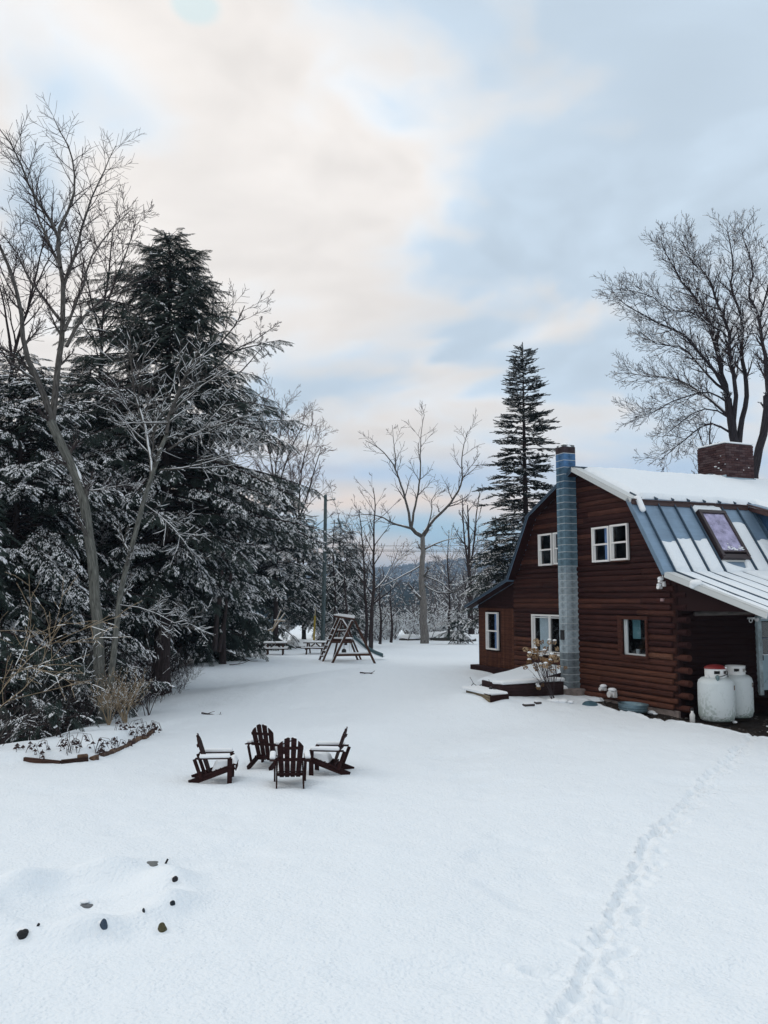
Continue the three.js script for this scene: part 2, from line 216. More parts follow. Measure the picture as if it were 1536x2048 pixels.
// bare soil and gravel along the gable foot and under the porch roof
{
  const n = 150, P = [], UV = [], I = [];
  for (let j = 0; j <= n; j++) for (let i = 0; i <= n; i++) { const lx = -1.6 + 14 * i / n * (0.35 + 0.65 * i / n), lz = 1.0 + 8.2 * j / n, [x, z] = fromHouse(lx, lz); P.push(x, baseGround(x, z) - 0.085 + (fbm(x * 5, z * 5, 3, 4) - 0.5) * 0.09, z); UV.push(x, z); if (i && j) { const o = j * (n + 1) + i, c = o - 1, b = o - n - 1, a = b - 1; I.push(a, c, b, b, c, o); } }
  const g = new THREE.BufferGeometry(); g.setAttribute('position', new THREE.Float32BufferAttribute(P, 3)); g.setAttribute('uv', new THREE.Float32BufferAttribute(UV, 2)); g.setIndex(I); g.computeVertexNormals();
  tag(mesh('bare_soil', g, M.darkSoil), 'dark bare gravel strip at the foot of the house', 'soil', null, 'structure');
  // lumps of snow fallen on it, and pebbles
  const r = rngOf(5), snow = [], peb = [];
  for (const [lx, lz, s] of [[0.55, 4.75, 0.07], [0.68, 4.95, 0.05], [1.75, 5.6, 0.05], [2.0, 5.7, 0.07], [1.5, 5.9, 0.06], [1.9, 6.1, 0.05], [1.2, 6.0, 0.04], [2.2, 5.9, 0.06], [1.1, 5.5, 0.03], [0.7, 5.9, 0.03], [-0.3, 2.9, 0.05], [1.6, 6.3, 0.06], [1.3, 6.4, 0.05], [-0.28, 3.3, 0.08], [-0.3, 3.45, 0.05], [2.4, 6.2, 0.07]]) { const [x, z] = fromHouse(lx, lz), g2 = new THREE.IcosahedronGeometry(s, 2); g2.scale(1.3, 0.6, 1); g2.translate(x, baseGround(x, z) - 0.06 + s * 0.3, z); snow.push(g2); }
  for (let k = 0; k < 420; k++) { const lx = -0.9 + r() * 5, lz = 1.2 + r() * 6.4; if (bareness(lx, lz) < 0.1) continue; const [x, z] = fromHouse(lx, lz), s = 0.012 + 0.03 * r() * r(), g2 = new THREE.IcosahedronGeometry(s, 0); g2.rotateY(r() * 6); g2.scale(1.3, 0.7, 1); g2.translate(x, baseGround(x, z) - 0.07, z); peb.push(g2); }
  tag(mesh('snow_lumps', join(snow), M.crustSnow), 'scraps of snow dropped on the bare gravel by the tanks', 'snow', null, 'stuff');
  tag(mesh('pebbles', join(peb), std([0.10, 0.09, 0.085], 0.9)), 'pebbles in the dark gravel by the house', 'gravel', null, 'stuff');
}

// ---------------------------------------------------------------- the log house (local x: into the house along the ridge, z: along the gable towards the viewer)
const house = thing('log_house', 'dark red-brown log house with a snowy gambrel roof and block chimney', 'house', [HO.x, 0, HO.z], HO.a);
{
  const r = rngOf(77), RG = [0.3, 7.12], KU = 2.40, KL = 3.67;               // ridge, half widths of the knees
  const top = (z) => { const q = Math.abs(z - 0.3); return q < KU ? mix(7.10, 6.0, q / KU) : q < KL ? mix(6.0, 4.08, (q - KU) / (KL - KU)) : mix(4.08, 3.19, (q - KL) / 2.95); };
  const span = (h) => h > 6.0 ? KU * (7.10 - h) / 1.1 : h > 4.08 ? KU + (KL - KU) * (6.0 - h) / 1.92 : KL;
  // windows in the gable: z0, z1, y0, y1
  const openings = [[0.80, 1.53, 4.49, 5.44], [1.60, 2.31, 4.50, 5.45], [-1.87, -1.15, 4.49, 5.44], [-1.06, -0.36, 4.50, 5.44], [-2.32, -0.42, 1.86, 3.04], [1.99, 2.90, 2.08, 2.98]];
  const bayWin = [-5.20, -4.42, 1.83, 3.06];
  const shapeOf = (pts, holes) => { const s = new THREE.Shape(pts.map(([a, b]) => new THREE.Vector2(a, b))); for (const [a, b, c, d] of holes) s.holes.push(new THREE.Path([[a, c], [a, d], [b, d], [b, c]].map(([p, q]) => new THREE.Vector2(p, q)))); return s; };
  // a flat wall in the gable plane: shape in (z, y), thickness along +x
  const wallGeo = (pts, holes, thick, x0) => { const g = new THREE.ExtrudeGeometry(shapeOf(pts, holes), { depth: thick, bevelEnabled: false }); g.rotateY(-Math.PI / 2); g.translate(x0 + thick, 0, 0); return g; };
  const outline = [[-3.40, 0.95], [3.92, 0.6], [3.92, 4.02], [0.3 + KL, 4.06], [0.3 + KU, 5.98], [0.3, 7.08], [0.3 - KU, 5.98], [0.3 - KL, 4.06], [-3.40, 4.0]];
  const gable = mesh('gable_wall', wallGeo(outline, openings, 0.12, 0.02), std([0.03, 0.013, 0.011], 0.9), house);
  // logs: half-round faces, each a piece of its own
  const logGeo = [0, 1, 2, 3].map((v) => {
    const N = 8, S = 6, P = [], U2 = [], I = [];
    for (let k = 0; k <= N; k++) for (let s = 0; s <= S; s++) { const a = -Math.PI / 2 + Math.PI * s / S, w = 0.9 + 0.2 * noise(k * 0.9 + v * 13, s * 0.5, v), q = Math.sign(Math.sin(a)) * Math.min(0.5, Math.abs(Math.sin(a)) * 0.515); P.push(-Math.cos(a) * 0.06 * w - 0.001, q + 0.03 * (noise(k * 0.7, v * 9) - 0.5), k / N); U2.push(k / N * 2.2 + v * 0.31, s / S * 0.22 + v * 0.27); }
    for (let k = 0; k < N; k++) for (let s = 0; s < S; s++) { const a = k * (S + 1) + s, b = a + S + 1; I.push(a, a + 1, b, b, a + 1, b + 1); }
    for (const k of [0, N]) { const c = P.length / 3; P.push(0, 0, k / N); U2.push(0, 0); for (let s = 0; s < S; s++) { const a = k * (S + 1) + s; k ? I.push(c, a, a + 1) : I.push(c, a + 1, a); } }
    const g = new THREE.BufferGeometry(); g.setAttribute('position', new THREE.Float32BufferAttribute(P, 3)); g.setAttribute('uv', new THREE.Float32BufferAttribute(U2, 2)); g.setIndex(I); g.computeVertexNormals(); return g;
  });
  const RH = 0.148;
  let row = 0;
  for (let y = 0.86; y < 7.0; y += RH, row++) {
    const yc = y + RH / 2, yt = y + RH * 0.8, hw = span(yt) - (yt > 4.08 ? 0.03 : 0);
    let a = Math.max(0.3 - hw, -3.38), b = 0.3 + hw; if (yc < 4.08) { a = -3.38; b = row % 2 ? 3.90 : 3.78; }
    if (b - a < 0.25) continue;
    const bottom = 0.86 + (3.9 - 0) * 0;  // lowest courses stop where the ground rises
    let runs = [[a, b]];
    for (const [z0, z1, y0, y1] of openings) if (yc > y0 - 0.05 && yc < y1 + 0.06) runs = runs.flatMap(([p, q]) => (z1 + 0.05 < p || z0 - 0.05 > q ? [[p, q]] : [[p, z0 - 0.055], [z1 + 0.055, q]].filter(([m, n]) => n - m > 0.05)));
    for (let [p, q] of runs) {
      const cut = q - p > 3 && r() < 0.75 ? mix(p + 0.8, q - 0.8, r()) : null;
      for (const [m, n] of cut ? [[p, cut - 0.004], [cut + 0.004, q]] : [[p, q]]) {
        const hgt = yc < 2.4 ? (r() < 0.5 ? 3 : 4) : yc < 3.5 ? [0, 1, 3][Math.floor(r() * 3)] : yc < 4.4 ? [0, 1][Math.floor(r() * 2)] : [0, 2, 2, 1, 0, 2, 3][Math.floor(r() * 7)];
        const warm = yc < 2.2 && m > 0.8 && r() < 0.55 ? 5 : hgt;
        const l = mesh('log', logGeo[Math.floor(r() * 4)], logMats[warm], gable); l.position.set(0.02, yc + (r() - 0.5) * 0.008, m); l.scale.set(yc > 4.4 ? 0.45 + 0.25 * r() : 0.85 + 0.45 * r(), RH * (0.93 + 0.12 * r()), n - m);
      }
    }
    // log ends standing out past the corner
    if (yc < 4.0 && row % 2 === 0) { const e = new THREE.CylinderGeometry(0.078, 0.074, 0.46, 12); const l = mesh('log_end', e.rotateX(Math.PI / 2), logMats[yc < 2.4 ? 3 : 2], gable); l.position.set(0.09, yc, 4.02); }
  }
  // corner post of the notched logs, in shade between gable and front
  mesh('corner_post', box(0.12, 3.3, 0.14, 0.1, 2.4, 3.88), logMats[2], gable);
  mesh('foundation', join([box(0.16, 0.9, 4.0, 0.06, 0.42, 1.95, 0.02), box(0.2, 0.9, 3.4, 0.1, 0.6, -1.7, 0.02)]), M.concrete, house);

  // the lean-to at the far end, in upright boards
  const bayPts = [[-5.80, 1.25], [-3.40, 1.25], [-3.40, 4.0], [-3.37, 4.04], [-5.80, 3.3]];
  const bay = mesh('lean_to_wall', wallGeo(bayPts, [bayWin], 0.1, 0.06), std([0.03, 0.013, 0.011], 0.9), house);
  const bmat = [[0.12, 0.048, 0.03], [0.105, 0.04, 0.026], [0.14, 0.058, 0.034]].map((c) => std(c, 0.75, { map: T.grain, bumpMap: T.grainBump, bumpScale: 0.003 }));
  for (let z = -5.80, k = 0; z < -3.42; z += 0.099, k++) {
    const zt = z + 0.094, tp = top(z) - 0.1, inW = zt > bayWin[0] - 0.06 && z < bayWin[1] + 0.06;
    for (const [y0, y1] of inW ? [[1.25, bayWin[2] - 0.06], [bayWin[3] + 0.06, 3.2]] : [[1.25, 3.2]]) { const g = box(0.03, y1 - y0, 0.093, 0.046, (y0 + y1) / 2, z + 0.047, 0.008); mesh('board', g, bmat[Math.floor(r() * 3)], bay); }
    if (tp > 3.3) mesh('board', box(0.03, tp - 3.28, 0.093, 0.05, (tp + 3.28) / 2, z + 0.047, 0.008), logMats[2], bay);
  }
  mesh('ledger_trim', box(0.05, 0.07, 2.4, 0.03, 3.24, -4.6), logMats[2], bay);
  mesh('sill_beam', join([box(0.3, 0.2, 3.1, 0.0, 1.17, -4.55, 0.01), box(0.2, 0.4, 0.2, 0.0, 0.95, -5.5), box(0.2, 0.4, 0.2, 0, 0.95, -4.6)]), logMats[2], house);
  mesh('lean_to_side', join([box(0.1, 2.3, 0.1, 0.1, 2.2, -5.78), box(12, 2.1, 0.1, 6.1, 2.2, -5.8), box(0.1, 3, 0.1, 0.12, 2.4, -3.4)]), logMats[1], house);

  // windows: white frames and sashes, panes, curtains
  const winFrame = std([0.80, 0.79, 0.77], 0.5);
  function win(z0, z1, y0, y1, kind, curtain) {
    const w = mesh('window', join([box(0.07, y1 - y0, 0.045, -0.035, (y0 + y1) / 2, z0 + 0.0225), box(0.07, y1 - y0, 0.045, -0.035, (y0 + y1) / 2, z1 - 0.0225), box(0.07, 0.05, z1 - z0 - 0.09, -0.035, y1 - 0.025, (z0 + z1) / 2), box(0.09, 0.05, z1 - z0 - 0.09, -0.045, y0 + 0.025, (z0 + z1) / 2)]), winFrame, house);
    const ym = (y0 + y1) / 2, zm = (z0 + z1) / 2;
    if (kind === 'hung') { mesh('meeting_rail', box(0.05, 0.045, z1 - z0 - 0.09, -0.02, ym, zm), winFrame, w); for (const zz of [z0 + 0.057, z1 - 0.057]) mesh('sash_stile', join([box(0.034, y1 - ym + 0.01, 0.025, -0.012, (ym + y1) / 2, zz), box(0.034, ym - y0 + 0.01, 0.025, 0.012, (ym + y0) / 2, zz)]), winFrame, w); }
    else mesh('sash', join([box(0.05, y1 - y0 - 0.1, 0.05, -0.02, ym, zm), box(0.04, y1 - y0 - 0.1, 0.04, -0.01, ym, z0 + 0.1), box(0.04, y1 - y0 - 0.1, 0.03, -0.012, ym, zm - 0.05), box(0.035, 0.03, z1 - z0 - 0.1, -0.01, y0 + 0.09, zm), box(0.035, 0.03, z1 - z0 - 0.1, -0.01, y1 - 0.09, zm)]), winFrame, w);
    const pane = (a, b, c, d, x) => { mesh('pane', box(0.004, d - c, b - a, x, (c + d) / 2, (a + b) / 2, 0.001), M.glass, w); };
    if (kind === 'hung') { pane(z0 + 0.07, z1 - 0.07, ym + 0.02, y1 - 0.05, -0.01); pane(z0 + 0.07, z1 - 0.07, y0 + 0.05, ym - 0.02, 0.014); } else { pane(z0 + 0.06, zm - 0.03, y0 + 0.06, y1 - 0.06, 0.0); pane(zm + 0.03, z1 - 0.06, y0 + 0.06, y1 - 0.06, 0.006); }
    if (curtain) { const [a, b, mat] = curtain, b2 = new Buf(), N = 26; for (let k = 0; k <= N; k++) for (const yy of [y0 - 0.05, y1 + 0.02]) { const zz = mix(a, b, k / N); b2.v(0.09 + 0.02 * Math.sin(k * 1.25), yy, zz, -1, 0, 0); if (k && yy > y0) { const o = b2.p.length / 3 - 1; b2.i.push(o - 3, o - 1, o - 2, o - 2, o - 1, o); } } const g = b2.geo(); g.computeVertexNormals(); mesh('curtain', g, mat, w); }
    return w;
  }
  const [o1, o2, o3, o4, o5, o6] = openings;
  win(...o1, 'hung', [1.18, 1.50, M.curtain]); win(...o2, 'hung'); win(...o3, 'hung'); win(...o4, 'hung'); win(...o5, 'slide', [-2.08, -1.52, M.paleCurtain]);
  const bw = win(...bayWin, 'hung', [-4.86, -4.62, M.curtain]);
  bw.position.x = 0.03;
  for (const z of [1.96, -0.7]) mesh('window_sill', box(0.1, 0.02, 0.7, -0.06, 4.48, z), logMats[4], house);
  // the kitchen window in bare wood, its white inner jamb showing
  {
    const [z0, z1, y0, y1] = o6, w = mesh('window', join([box(0.06, 0.09, z1 - z0 + 0.3, -0.05, y1 + 0.045, (z0 + z1) / 2 - 0.05), box(0.07, 0.07, z1 - z0 + 0.16, -0.05, y0 - 0.035, (z0 + z1) / 2), box(0.06, y1 - y0, 0.16, -0.05, (y0 + y1) / 2, z0 - 0.08), box(0.06, y1 - y0, 0.07, -0.05, (y0 + y1) / 2, z1 + 0.035)]), logMats[3], house);
    mesh('sash', join([box(0.05, y1 - y0, 0.05, 0.03, (y0 + y1) / 2, z0 + 0.025), box(0.05, y1 - y0, 0.06, 0.045, (y0 + y1) / 2, z0 + 0.075), box(0.05, 0.04, z1 - z0, 0.03, y0 + 0.02, (z0 + z1) / 2)]), M.trim, w);
    mesh('pane', box(0.004, y1 - y0 - 0.05, z1 - z0 - 0.12, 0.045, (y0 + y1) / 2 + 0.02, (z0 + z1) / 2 + 0.05, 0.001), M.glass, w);
    mesh('blind', box(0.02, 0.5, 0.3, 0.16, y1 - 0.24, z0 + 0.32), std([0.13, 0.26, 0.28], 0.9), w);
    mesh('flower_pot', new THREE.CylinderGeometry(0.06, 0.045, 0.13, 12).translate(0.2, y0 + 0.08, z0 + 0.3), M.trim, w);
  }
  // closed box behind: back, floors and the far gable, so that the rooms are dark
  mesh('inner_shell', join([box(0.1, 6, 7.2, 12, 3.6, 0.3, 0.01), box(12, 0.12, 7.2, 6.1, 1.15, 0.28, 0.01), box(11.7, 0.12, 6.9, 6.0, 4.05, 0.3, 0.01), box(0.06, 5, 7.0, 4.4, 3.6, 0.3, 0.01)]), M.inside, house);
  mesh('back_wall', box(12, 3.2, 0.12, 6.1, 2.5, -3.3, 0.01), logMats[0], house);

  // front wall under the porch roof, with its own logs and the pale door
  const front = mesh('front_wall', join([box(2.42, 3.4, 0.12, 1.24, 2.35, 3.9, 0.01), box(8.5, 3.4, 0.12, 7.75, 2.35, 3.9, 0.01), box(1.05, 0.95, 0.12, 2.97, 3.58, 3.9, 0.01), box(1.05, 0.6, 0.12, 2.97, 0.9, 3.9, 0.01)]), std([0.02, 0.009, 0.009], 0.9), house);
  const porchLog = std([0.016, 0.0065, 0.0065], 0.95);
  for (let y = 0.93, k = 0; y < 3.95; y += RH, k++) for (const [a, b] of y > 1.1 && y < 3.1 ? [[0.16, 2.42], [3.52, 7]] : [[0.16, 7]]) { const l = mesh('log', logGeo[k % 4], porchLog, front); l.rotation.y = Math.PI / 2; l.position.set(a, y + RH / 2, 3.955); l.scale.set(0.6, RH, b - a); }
  mesh('porch_log', beam(V3(0.4, 3.15, 4.1), V3(2.4, 3.17, 4.1), 0.1, 0.11, V3(0, 1, 0), 0.04), std([0.17, 0.155, 0.145], 0.9, { map: T.grain }), house);
  const dm = std([0.36, 0.48, 0.53], 0.6);
  const door = mesh('door', join([box(0.9, 0.86, 0.05, 3.02, 1.68, 3.9), box(0.12, 0.95, 0.05, 2.64, 2.55, 3.9), box(0.12, 0.95, 0.05, 3.4, 2.55, 3.9), box(0.9, 0.1, 0.05, 3.02, 3.0, 3.9)]), dm, house);
  mesh('door_frame', join([box(0.12, 2.05, 0.16, 2.50, 2.1, 3.97), box(0.12, 2.05, 0.16, 3.53, 2.1, 3.97), box(1.15, 0.08, 0.16, 3.02, 3.1, 3.97)]), std([0.50, 0.60, 0.62], 0.7, { map: T.blotch }), house);
  mesh('pane', box(0.64, 0.8, 0.006, 3.02, 2.53, 3.9, 0.001), M.glass, door);
  mesh('glazing_bar', join([box(0.03, 0.8, 0.03, 3.02, 2.53, 3.915), box(0.64, 0.03, 0.03, 3.02, 2.53, 3.917)]), std([0.12, 0.14, 0.2], 0.6), door);
  mesh('door_brace', join([box(0.9, 0.07, 0.02, 3.02, 1.65, 3.935, 0.004, [0, 0, 0]), beam(V3(2.6, 1.3, 3.937), V3(3.45, 2.05, 3.937), 0.07, 0.015, V3(0, 0, 1))]), dm, door);
  mesh('snow_rim', join([box(0.72, 0.03, 0.03, 3.02, 2.12, 3.94, 0.012), box(0.7, 0.04, 0.04, 2.95, 3.02, 3.95, 0.016)]), M.crustSnow, door);
  mesh('door_handle', box(0.04, 0.13, 0.06, 2.64, 2.05, 3.96), M.black, door);
  mesh('porch_light', join([new THREE.SphereGeometry(0.055, 12, 8).translate(2.3, 3.0, 4.16), box(0.05, 0.05, 0.2, 2.2, 3.03, 4.08), new THREE.TorusGeometry(0.05, 0.012, 6, 12).translate(2.12, 2.98, 4.15)]), M.white, house);
  mesh('porch_step', box(2.2, 0.2, 0.9, 3.3, 1.05, 4.45, 0.015), M.darkWood, house);
  mesh('porch_gable', wallGeo([[3.95, 3.22], [6.7, 3.22], [6.5, 3.25], [3.97, 4.02]], [], 0.05, 0.05), std([0.022, 0.010, 0.010], 0.9), house);
  mesh('porch_post', join([6.6].map((z) => box(0.14, 2.7, 0.14, 3.9, 1.9, z))), M.darkWood, house);

  // roof: slabs of standing-seam metal; profile points (z, y) of the top face
  const L0 = -0.30, L1 = 12.4, prof = [[6.98, 3.20], [3.97, 4.12], [2.70, 6.06], [0.3, 7.17], [-2.10, 6.06], [-3.37, 4.14], [-6.2, 3.28]];
  const slab = (a, b, x0, x1, t, lift = 0) => beam(V3((x0 + x1) / 2, a[1] + lift, a[0]), V3((x0 + x1) / 2, b[1] + lift, b[0]), x1 - x0, t, V3(0, 1, 0), 0.004);
  const down = (a, b, t) => { const d = Math.hypot(b[0] - a[0], b[1] - a[1]); return [[a[0], a[1]], [b[0], b[1]]]; };
  const roofs = [];
  for (let k = 0; k < 6; k++) {
    const a = prof[k], b = prof[k + 1], nl = Math.hypot(b[0] - a[0], b[1] - a[1]), n = [-(b[1] - a[1]) / nl * -1, 0]; // outward is away from the ridge and up
    let oy = Math.abs(b[0] - a[0]) / nl, oz = (k < 3 ? 1 : -1) * Math.abs(b[1] - a[1]) / nl; const s = -0.045;
    const A = [a[0] + oz * s, a[1] + oy * s], B = [b[0] + oz * s, b[1] + oy * s]; if (k === 2) { A[0] += 0.14; A[1] -= 0.065; } if (k === 3) { B[0] -= 0.14; B[1] -= 0.065; }
    const m = mesh(['porch_roof', 'steep_roof', 'upper_roof', 'upper_roof', 'steep_roof', 'lean_to_roof'][k], beam(V3((L0 + L1) / 2, A[1], A[0]), V3((L0 + L1) / 2, B[1], B[0]), L1 - L0, 0.09, V3(0, oy, oz), 0.004), M.metalRoof, house);
    roofs.push({ m, a, b, n: V3(0, oy, oz), dir: V3(0, (b[1] - a[1]) / nl, (b[0] - a[0]) / nl), len: nl });
  }
  // standing seams on the three slopes towards the viewer
  const seamX = (k) => 0.0 + k * 0.524;
  for (const q of [0, 1, 2]) for (let k = 0; k < (q === 1 ? 8 : 9); k++) {
    const R = roofs[q], x = seamX(k), off = R.n.clone().multiplyScalar(0.028); if (q === 1 && k === 4) continue;
    const e = q === 0 ? [0.02, R.len * 0.999] : q === 1 ? [0, R.len - 0.03] : [-0.12, 0.35];
    const p = (t) => V3(x, R.a[1], R.a[0]).addScaledVector(R.dir, t).add(off);
    mesh('roof_seam', beam(p(e[0]), p(e[1]), 0.028, 0.06, R.n, 0.004), M.seamMetal, R.m);
  }
  // snow blankets: a patch in (x, distance up the slope), rounded and ragged at its rim
  function blanket(R, x0, x1, lo, hi, t, seed, mat = M.snow) {   // lo(x), hi(x): lower and upper edge
    const nx = Math.max(6, Math.round((x1 - x0) / 0.09)), nt = Math.max(5, Math.round((hi((x0 + x1) / 2) - lo((x0 + x1) / 2)) / 0.1)), b = new Buf(), P = (x, d, h) => V3(x, R.a[1], R.a[0]).addScaledVector(R.dir, d).addScaledVector(R.n, h);
    for (let i = 0; i <= nx; i++) for (let j = 0; j <= nt; j++) {
      const x = mix(x0, x1, i / nx), l = lo(x) + (noise(x * 9, seed) - 0.5) * 0.08 + (noise(x * 1.7, seed, 4) - 0.5) * 0.1, hh = hi(x) + (fbm(x * 7, seed + 7, 1, 3) - 0.5) * 0.16, d = mix(l, hh, j / nt);
      const e = clamp((Math.min(i / nx * (x1 - x0), (1 - i / nx) * (x1 - x0), d - l, hh - d) - 0.03 * noise(x * 8, d * 6, seed) * (i % nx && j % nt ? 1 : 0)) / 0.07, 0, 1), q = P(x, d, 0.004 + t * Math.sqrt(Math.max(0, 1 - (1 - e) ** 2)) * (0.8 + 0.5 * fbm(x * 1.6, d * 1.6, seed, 3)));
      b.v(q.x, q.y, q.z, 0, 1, 0, null, x, d);
      if (i && j) { const o = b.p.length / 3 - 1, u = o - nt - 1; b.i.push(u - 1, o - 1, u, u, o - 1, o); }
    }
    const g = b.geo(); g.computeVertexNormals(); return mesh('roof_snow', g, mat, R.m);
  }
  const [RP, RS, RU] = roofs;
  blanket(RU, 0.02, 12.3, () => -0.06, () => RU.len - 0.05, 0.10, 3);
  const K = (a, b) => () => mix(a, b, 0);
  // strips between the seams of the steep slope (heights read off the photograph: distance up from the lower knee)
  for (const [k, hi] of [[0, 0.92], [1, 1.06], [2, 1.04], [5, 1.62], [6, 1.1], [7, 0.9]]) blanket(RS, seamX(k) + 0.018, seamX(k + 1) - 0.018, () => -0.02, (x) => hi + (k === 7 ? (3.67 - x) * 1.2 : 0), 0.055, 20 + k);
  blanket(RS, seamX(3) + 0.02, seamX(5) - 0.02, () => -0.02, (x) => 0.30 + 0.09 * Math.sin(x * 5) + (x > 2.4 ? 0.3 : 0), 0.055, 31);
  blanket(RS, seamX(3) + 0.02, 2.6, () => 1.88, (x) => 2.26 - 0.09 * Math.max(0, x - 1.9), 0.055, 32);
  for (let k = 0; k < 4; k++) blanket(RP, seamX(k) + 0.02, seamX(k + 1) - 0.02, (x) => 0.02, () => RP.len + 0.02, 0.05 + (k > 0 ? 0.012 : 0), 40 + k);
  blanket(RP, seamX(4) + 0.02, 12.3, () => 0.02, () => RP.len + 0.03, 0.1, 47);
  blanket(RP, -0.18, 0.0, () => 0.05, () => RP.len * 0.72, 0.05, 46);
  mesh('snow_clump', join([new THREE.SphereGeometry(0.12, 10, 8).scale(1.2, 0.7, 1.2).translate(-0.28, 3.86, 4.95), new THREE.SphereGeometry(0.07, 8, 6).translate(-0.34, 3.8, 4.9)]), M.crustSnow, RP.m);
  mesh('snow_clump', join([new THREE.CapsuleGeometry(0.075, 0.28, 4, 10).rotateX(-0.5).translate(-0.12, 5.86, 2.95), new THREE.SphereGeometry(0.09, 10, 8).translate(-0.12, 6.02, 2.84)]), M.crustSnow, RU.m);
  // pale rake trim up the gable edge, ridge cap and the dark fascia under the upper slope
  for (const k of [0, 1, 2, 3, 4, 5]) {
    const R = roofs[k], p = (t, h) => V3(L0 - 0.012, R.a[1], R.a[0]).addScaledVector(R.dir, t).addScaledVector(R.n, h);
    mesh('rake_trim', beam(p(k === 2 ? -0.14 : 0, -0.05), p(R.len + (k === 3 ? 0.12 : 0), -0.05), 0.024, k < 3 ? 0.12 : 0.075, R.n), k < 3 ? (k === 1 ? M.metalRoof : M.trim) : M.seamMetal, R.m);
    if (k === 2 || k === 0) mesh('drip_edge', beam(p(k ? -0.12 : 0, 0.02).add(V3(0.14, 0, 0)), p(R.len - 0.02, 0.02).add(V3(0.14, 0, 0)), 0.26, 0.02, R.n), M.trim, R.m);
  }
  roofs.forEach((q, k) => { const p = (t) => V3(-0.145, q.a[1], q.a[0]).addScaledVector(q.dir, t).addScaledVector(q.n, -0.1); mesh('soffit', beam(p(0.02), p(q.len - 0.02), 0.27, 0.016, q.n, 0.003), logMats[2], q.m); });
  mesh('ridge_cap', beam(V3(-0.31, 7.185, 0.3), V3(12.4, 7.185, 0.3), 0.2, 0.03), M.seamMetal, RU.m);
  mesh('fascia', join([box(3.85, 0.12, 0.04, 1.62, 5.93, 2.83), box(3.85, 0.025, 0.06, 1.62, 5.995, 2.86), box(3.85, 0.03, 0.05, 1.62, 5.87, 2.80)]), std([0.05, 0.024, 0.022], 0.6), house);
  mesh('soffit', box(12.3, 0.02, 0.9, 6, 3.16, 6.6), M.darkWood, house);

  // skylight
  {
    const P = (x, d, h) => V3(x, RS.a[1], RS.a[0]).addScaledVector(RS.dir, d).addScaledVector(RS.n, h), d0 = 0.46, d1 = 1.87, x0 = 1.68, x1 = 2.50, f = std([0.03, 0.018, 0.02], 0.45);
    const sk = mesh('skylight', join([beam(P(x0, d0, 0.07), P(x0, d1, 0.07), 0.09, 0.15, RS.n), beam(P(x1, d0, 0.07), P(x1, d1, 0.07), 0.09, 0.15, RS.n), beam(P(x0 - 0.045, d1, 0.07), P(x1 + 0.045, d1, 0.07), 0.1, 0.16, RS.n), beam(P(x0 - 0.045, d0, 0.06), P(x1 + 0.045, d0, 0.06), 0.12, 0.13, RS.n), beam(P(x0, d0 + 0.14, 0.09), P(x1, d0 + 0.14, 0.09), 0.05, 0.1, RS.n)]), f, RS.m);
    mesh('pane', beam(P((x0 + x1) / 2, d0 + 0.15, 0.11), P((x0 + x1) / 2, d1 - 0.04, 0.11), x1 - x0 - 0.08, 0.012, RS.n, 0.002), new THREE.MeshPhysicalMaterial({ color: RGB(0.46, 0.42, 0.60), roughness: 0.12, metalness: 0.7, map: T.blotch, bumpMap: T.blotch, bumpScale: 0.004 }), sk);
    mesh('frost', join(Array.from({ length: 26 }, () => { const g = new THREE.IcosahedronGeometry(0.012 + 0.025 * r(), 1); const q = P(mix(x0 + 0.07, x1 - 0.07, r()), d0 + 0.18 + 0.22 * r() * r(), 0.118); return g.scale(1.4, 0.5, 1).translate(q.x, q.y, q.z); })), M.crustSnow, sk, true);
    mesh('flashing', join([beam(P(x0 - 0.02, d0 - 0.08, 0.02), P(x1 + 0.02, d0 - 0.08, 0.02), 0.06, 0.02, RS.n)]), M.trim, sk);
  }
  // shed dormer beyond the skylight: its blue cheek and low roof
  {
    const dr = [[2.62, 6.10], [5.2, 5.28]];
    const d = mesh('dormer', wallGeo([[2.74, 5.98], [4.9, 5.3], [4.9, 3.85], [3.99, 4.09]], [], 0.08, 3.82), std([0.06, 0.13, 0.26], 0.5, { map: T.blotch, metalness: 0.2 }), house);
    mesh('dormer_front', box(6.5, 1.6, 0.08, 7.1, 4.55, 4.9), std([0.06, 0.13, 0.26], 0.5), d);
    mesh('dormer_roof', beam(V3(7.95, dr[0][1] - 0.03, dr[0][0]), V3(7.95, dr[1][1] - 0.03, dr[1][0]), 8.7, 0.08, V3(0, 1, 0)), M.metalRoof, d);
    mesh('dormer_fascia', join([beam(V3(3.60, dr[0][1] - 0.14, dr[0][0] + 0.1), V3(3.60, dr[1][1] - 0.14, dr[1][0]), 0.03, 0.13), beam(V3(3.57, dr[0][1] - 0.05, dr[0][0] + 0.1), V3(3.57, dr[1][1] - 0.05, dr[1][0]), 0.03, 0.04)]), std([0.07, 0.03, 0.028], 0.6), d);
    mesh('drip_edge', beam(V3(3.68, dr[0][1] + 0.02, dr[0][0] - 0.3), V3(3.68, dr[1][1] + 0.02, dr[1][0]), 0.2, 0.02), M.trim, d);
    const R = { m: d, a: [5.15, 5.31], dir: V3(0, 6.18 - 5.31, 2.4 - 5.15).normalize(), n: V3(0, 0.953, 0.301), len: 2.88 };
    blanket(R, 3.86, 12.2, () => 0, () => 2.8, 0.09, 60);
  }
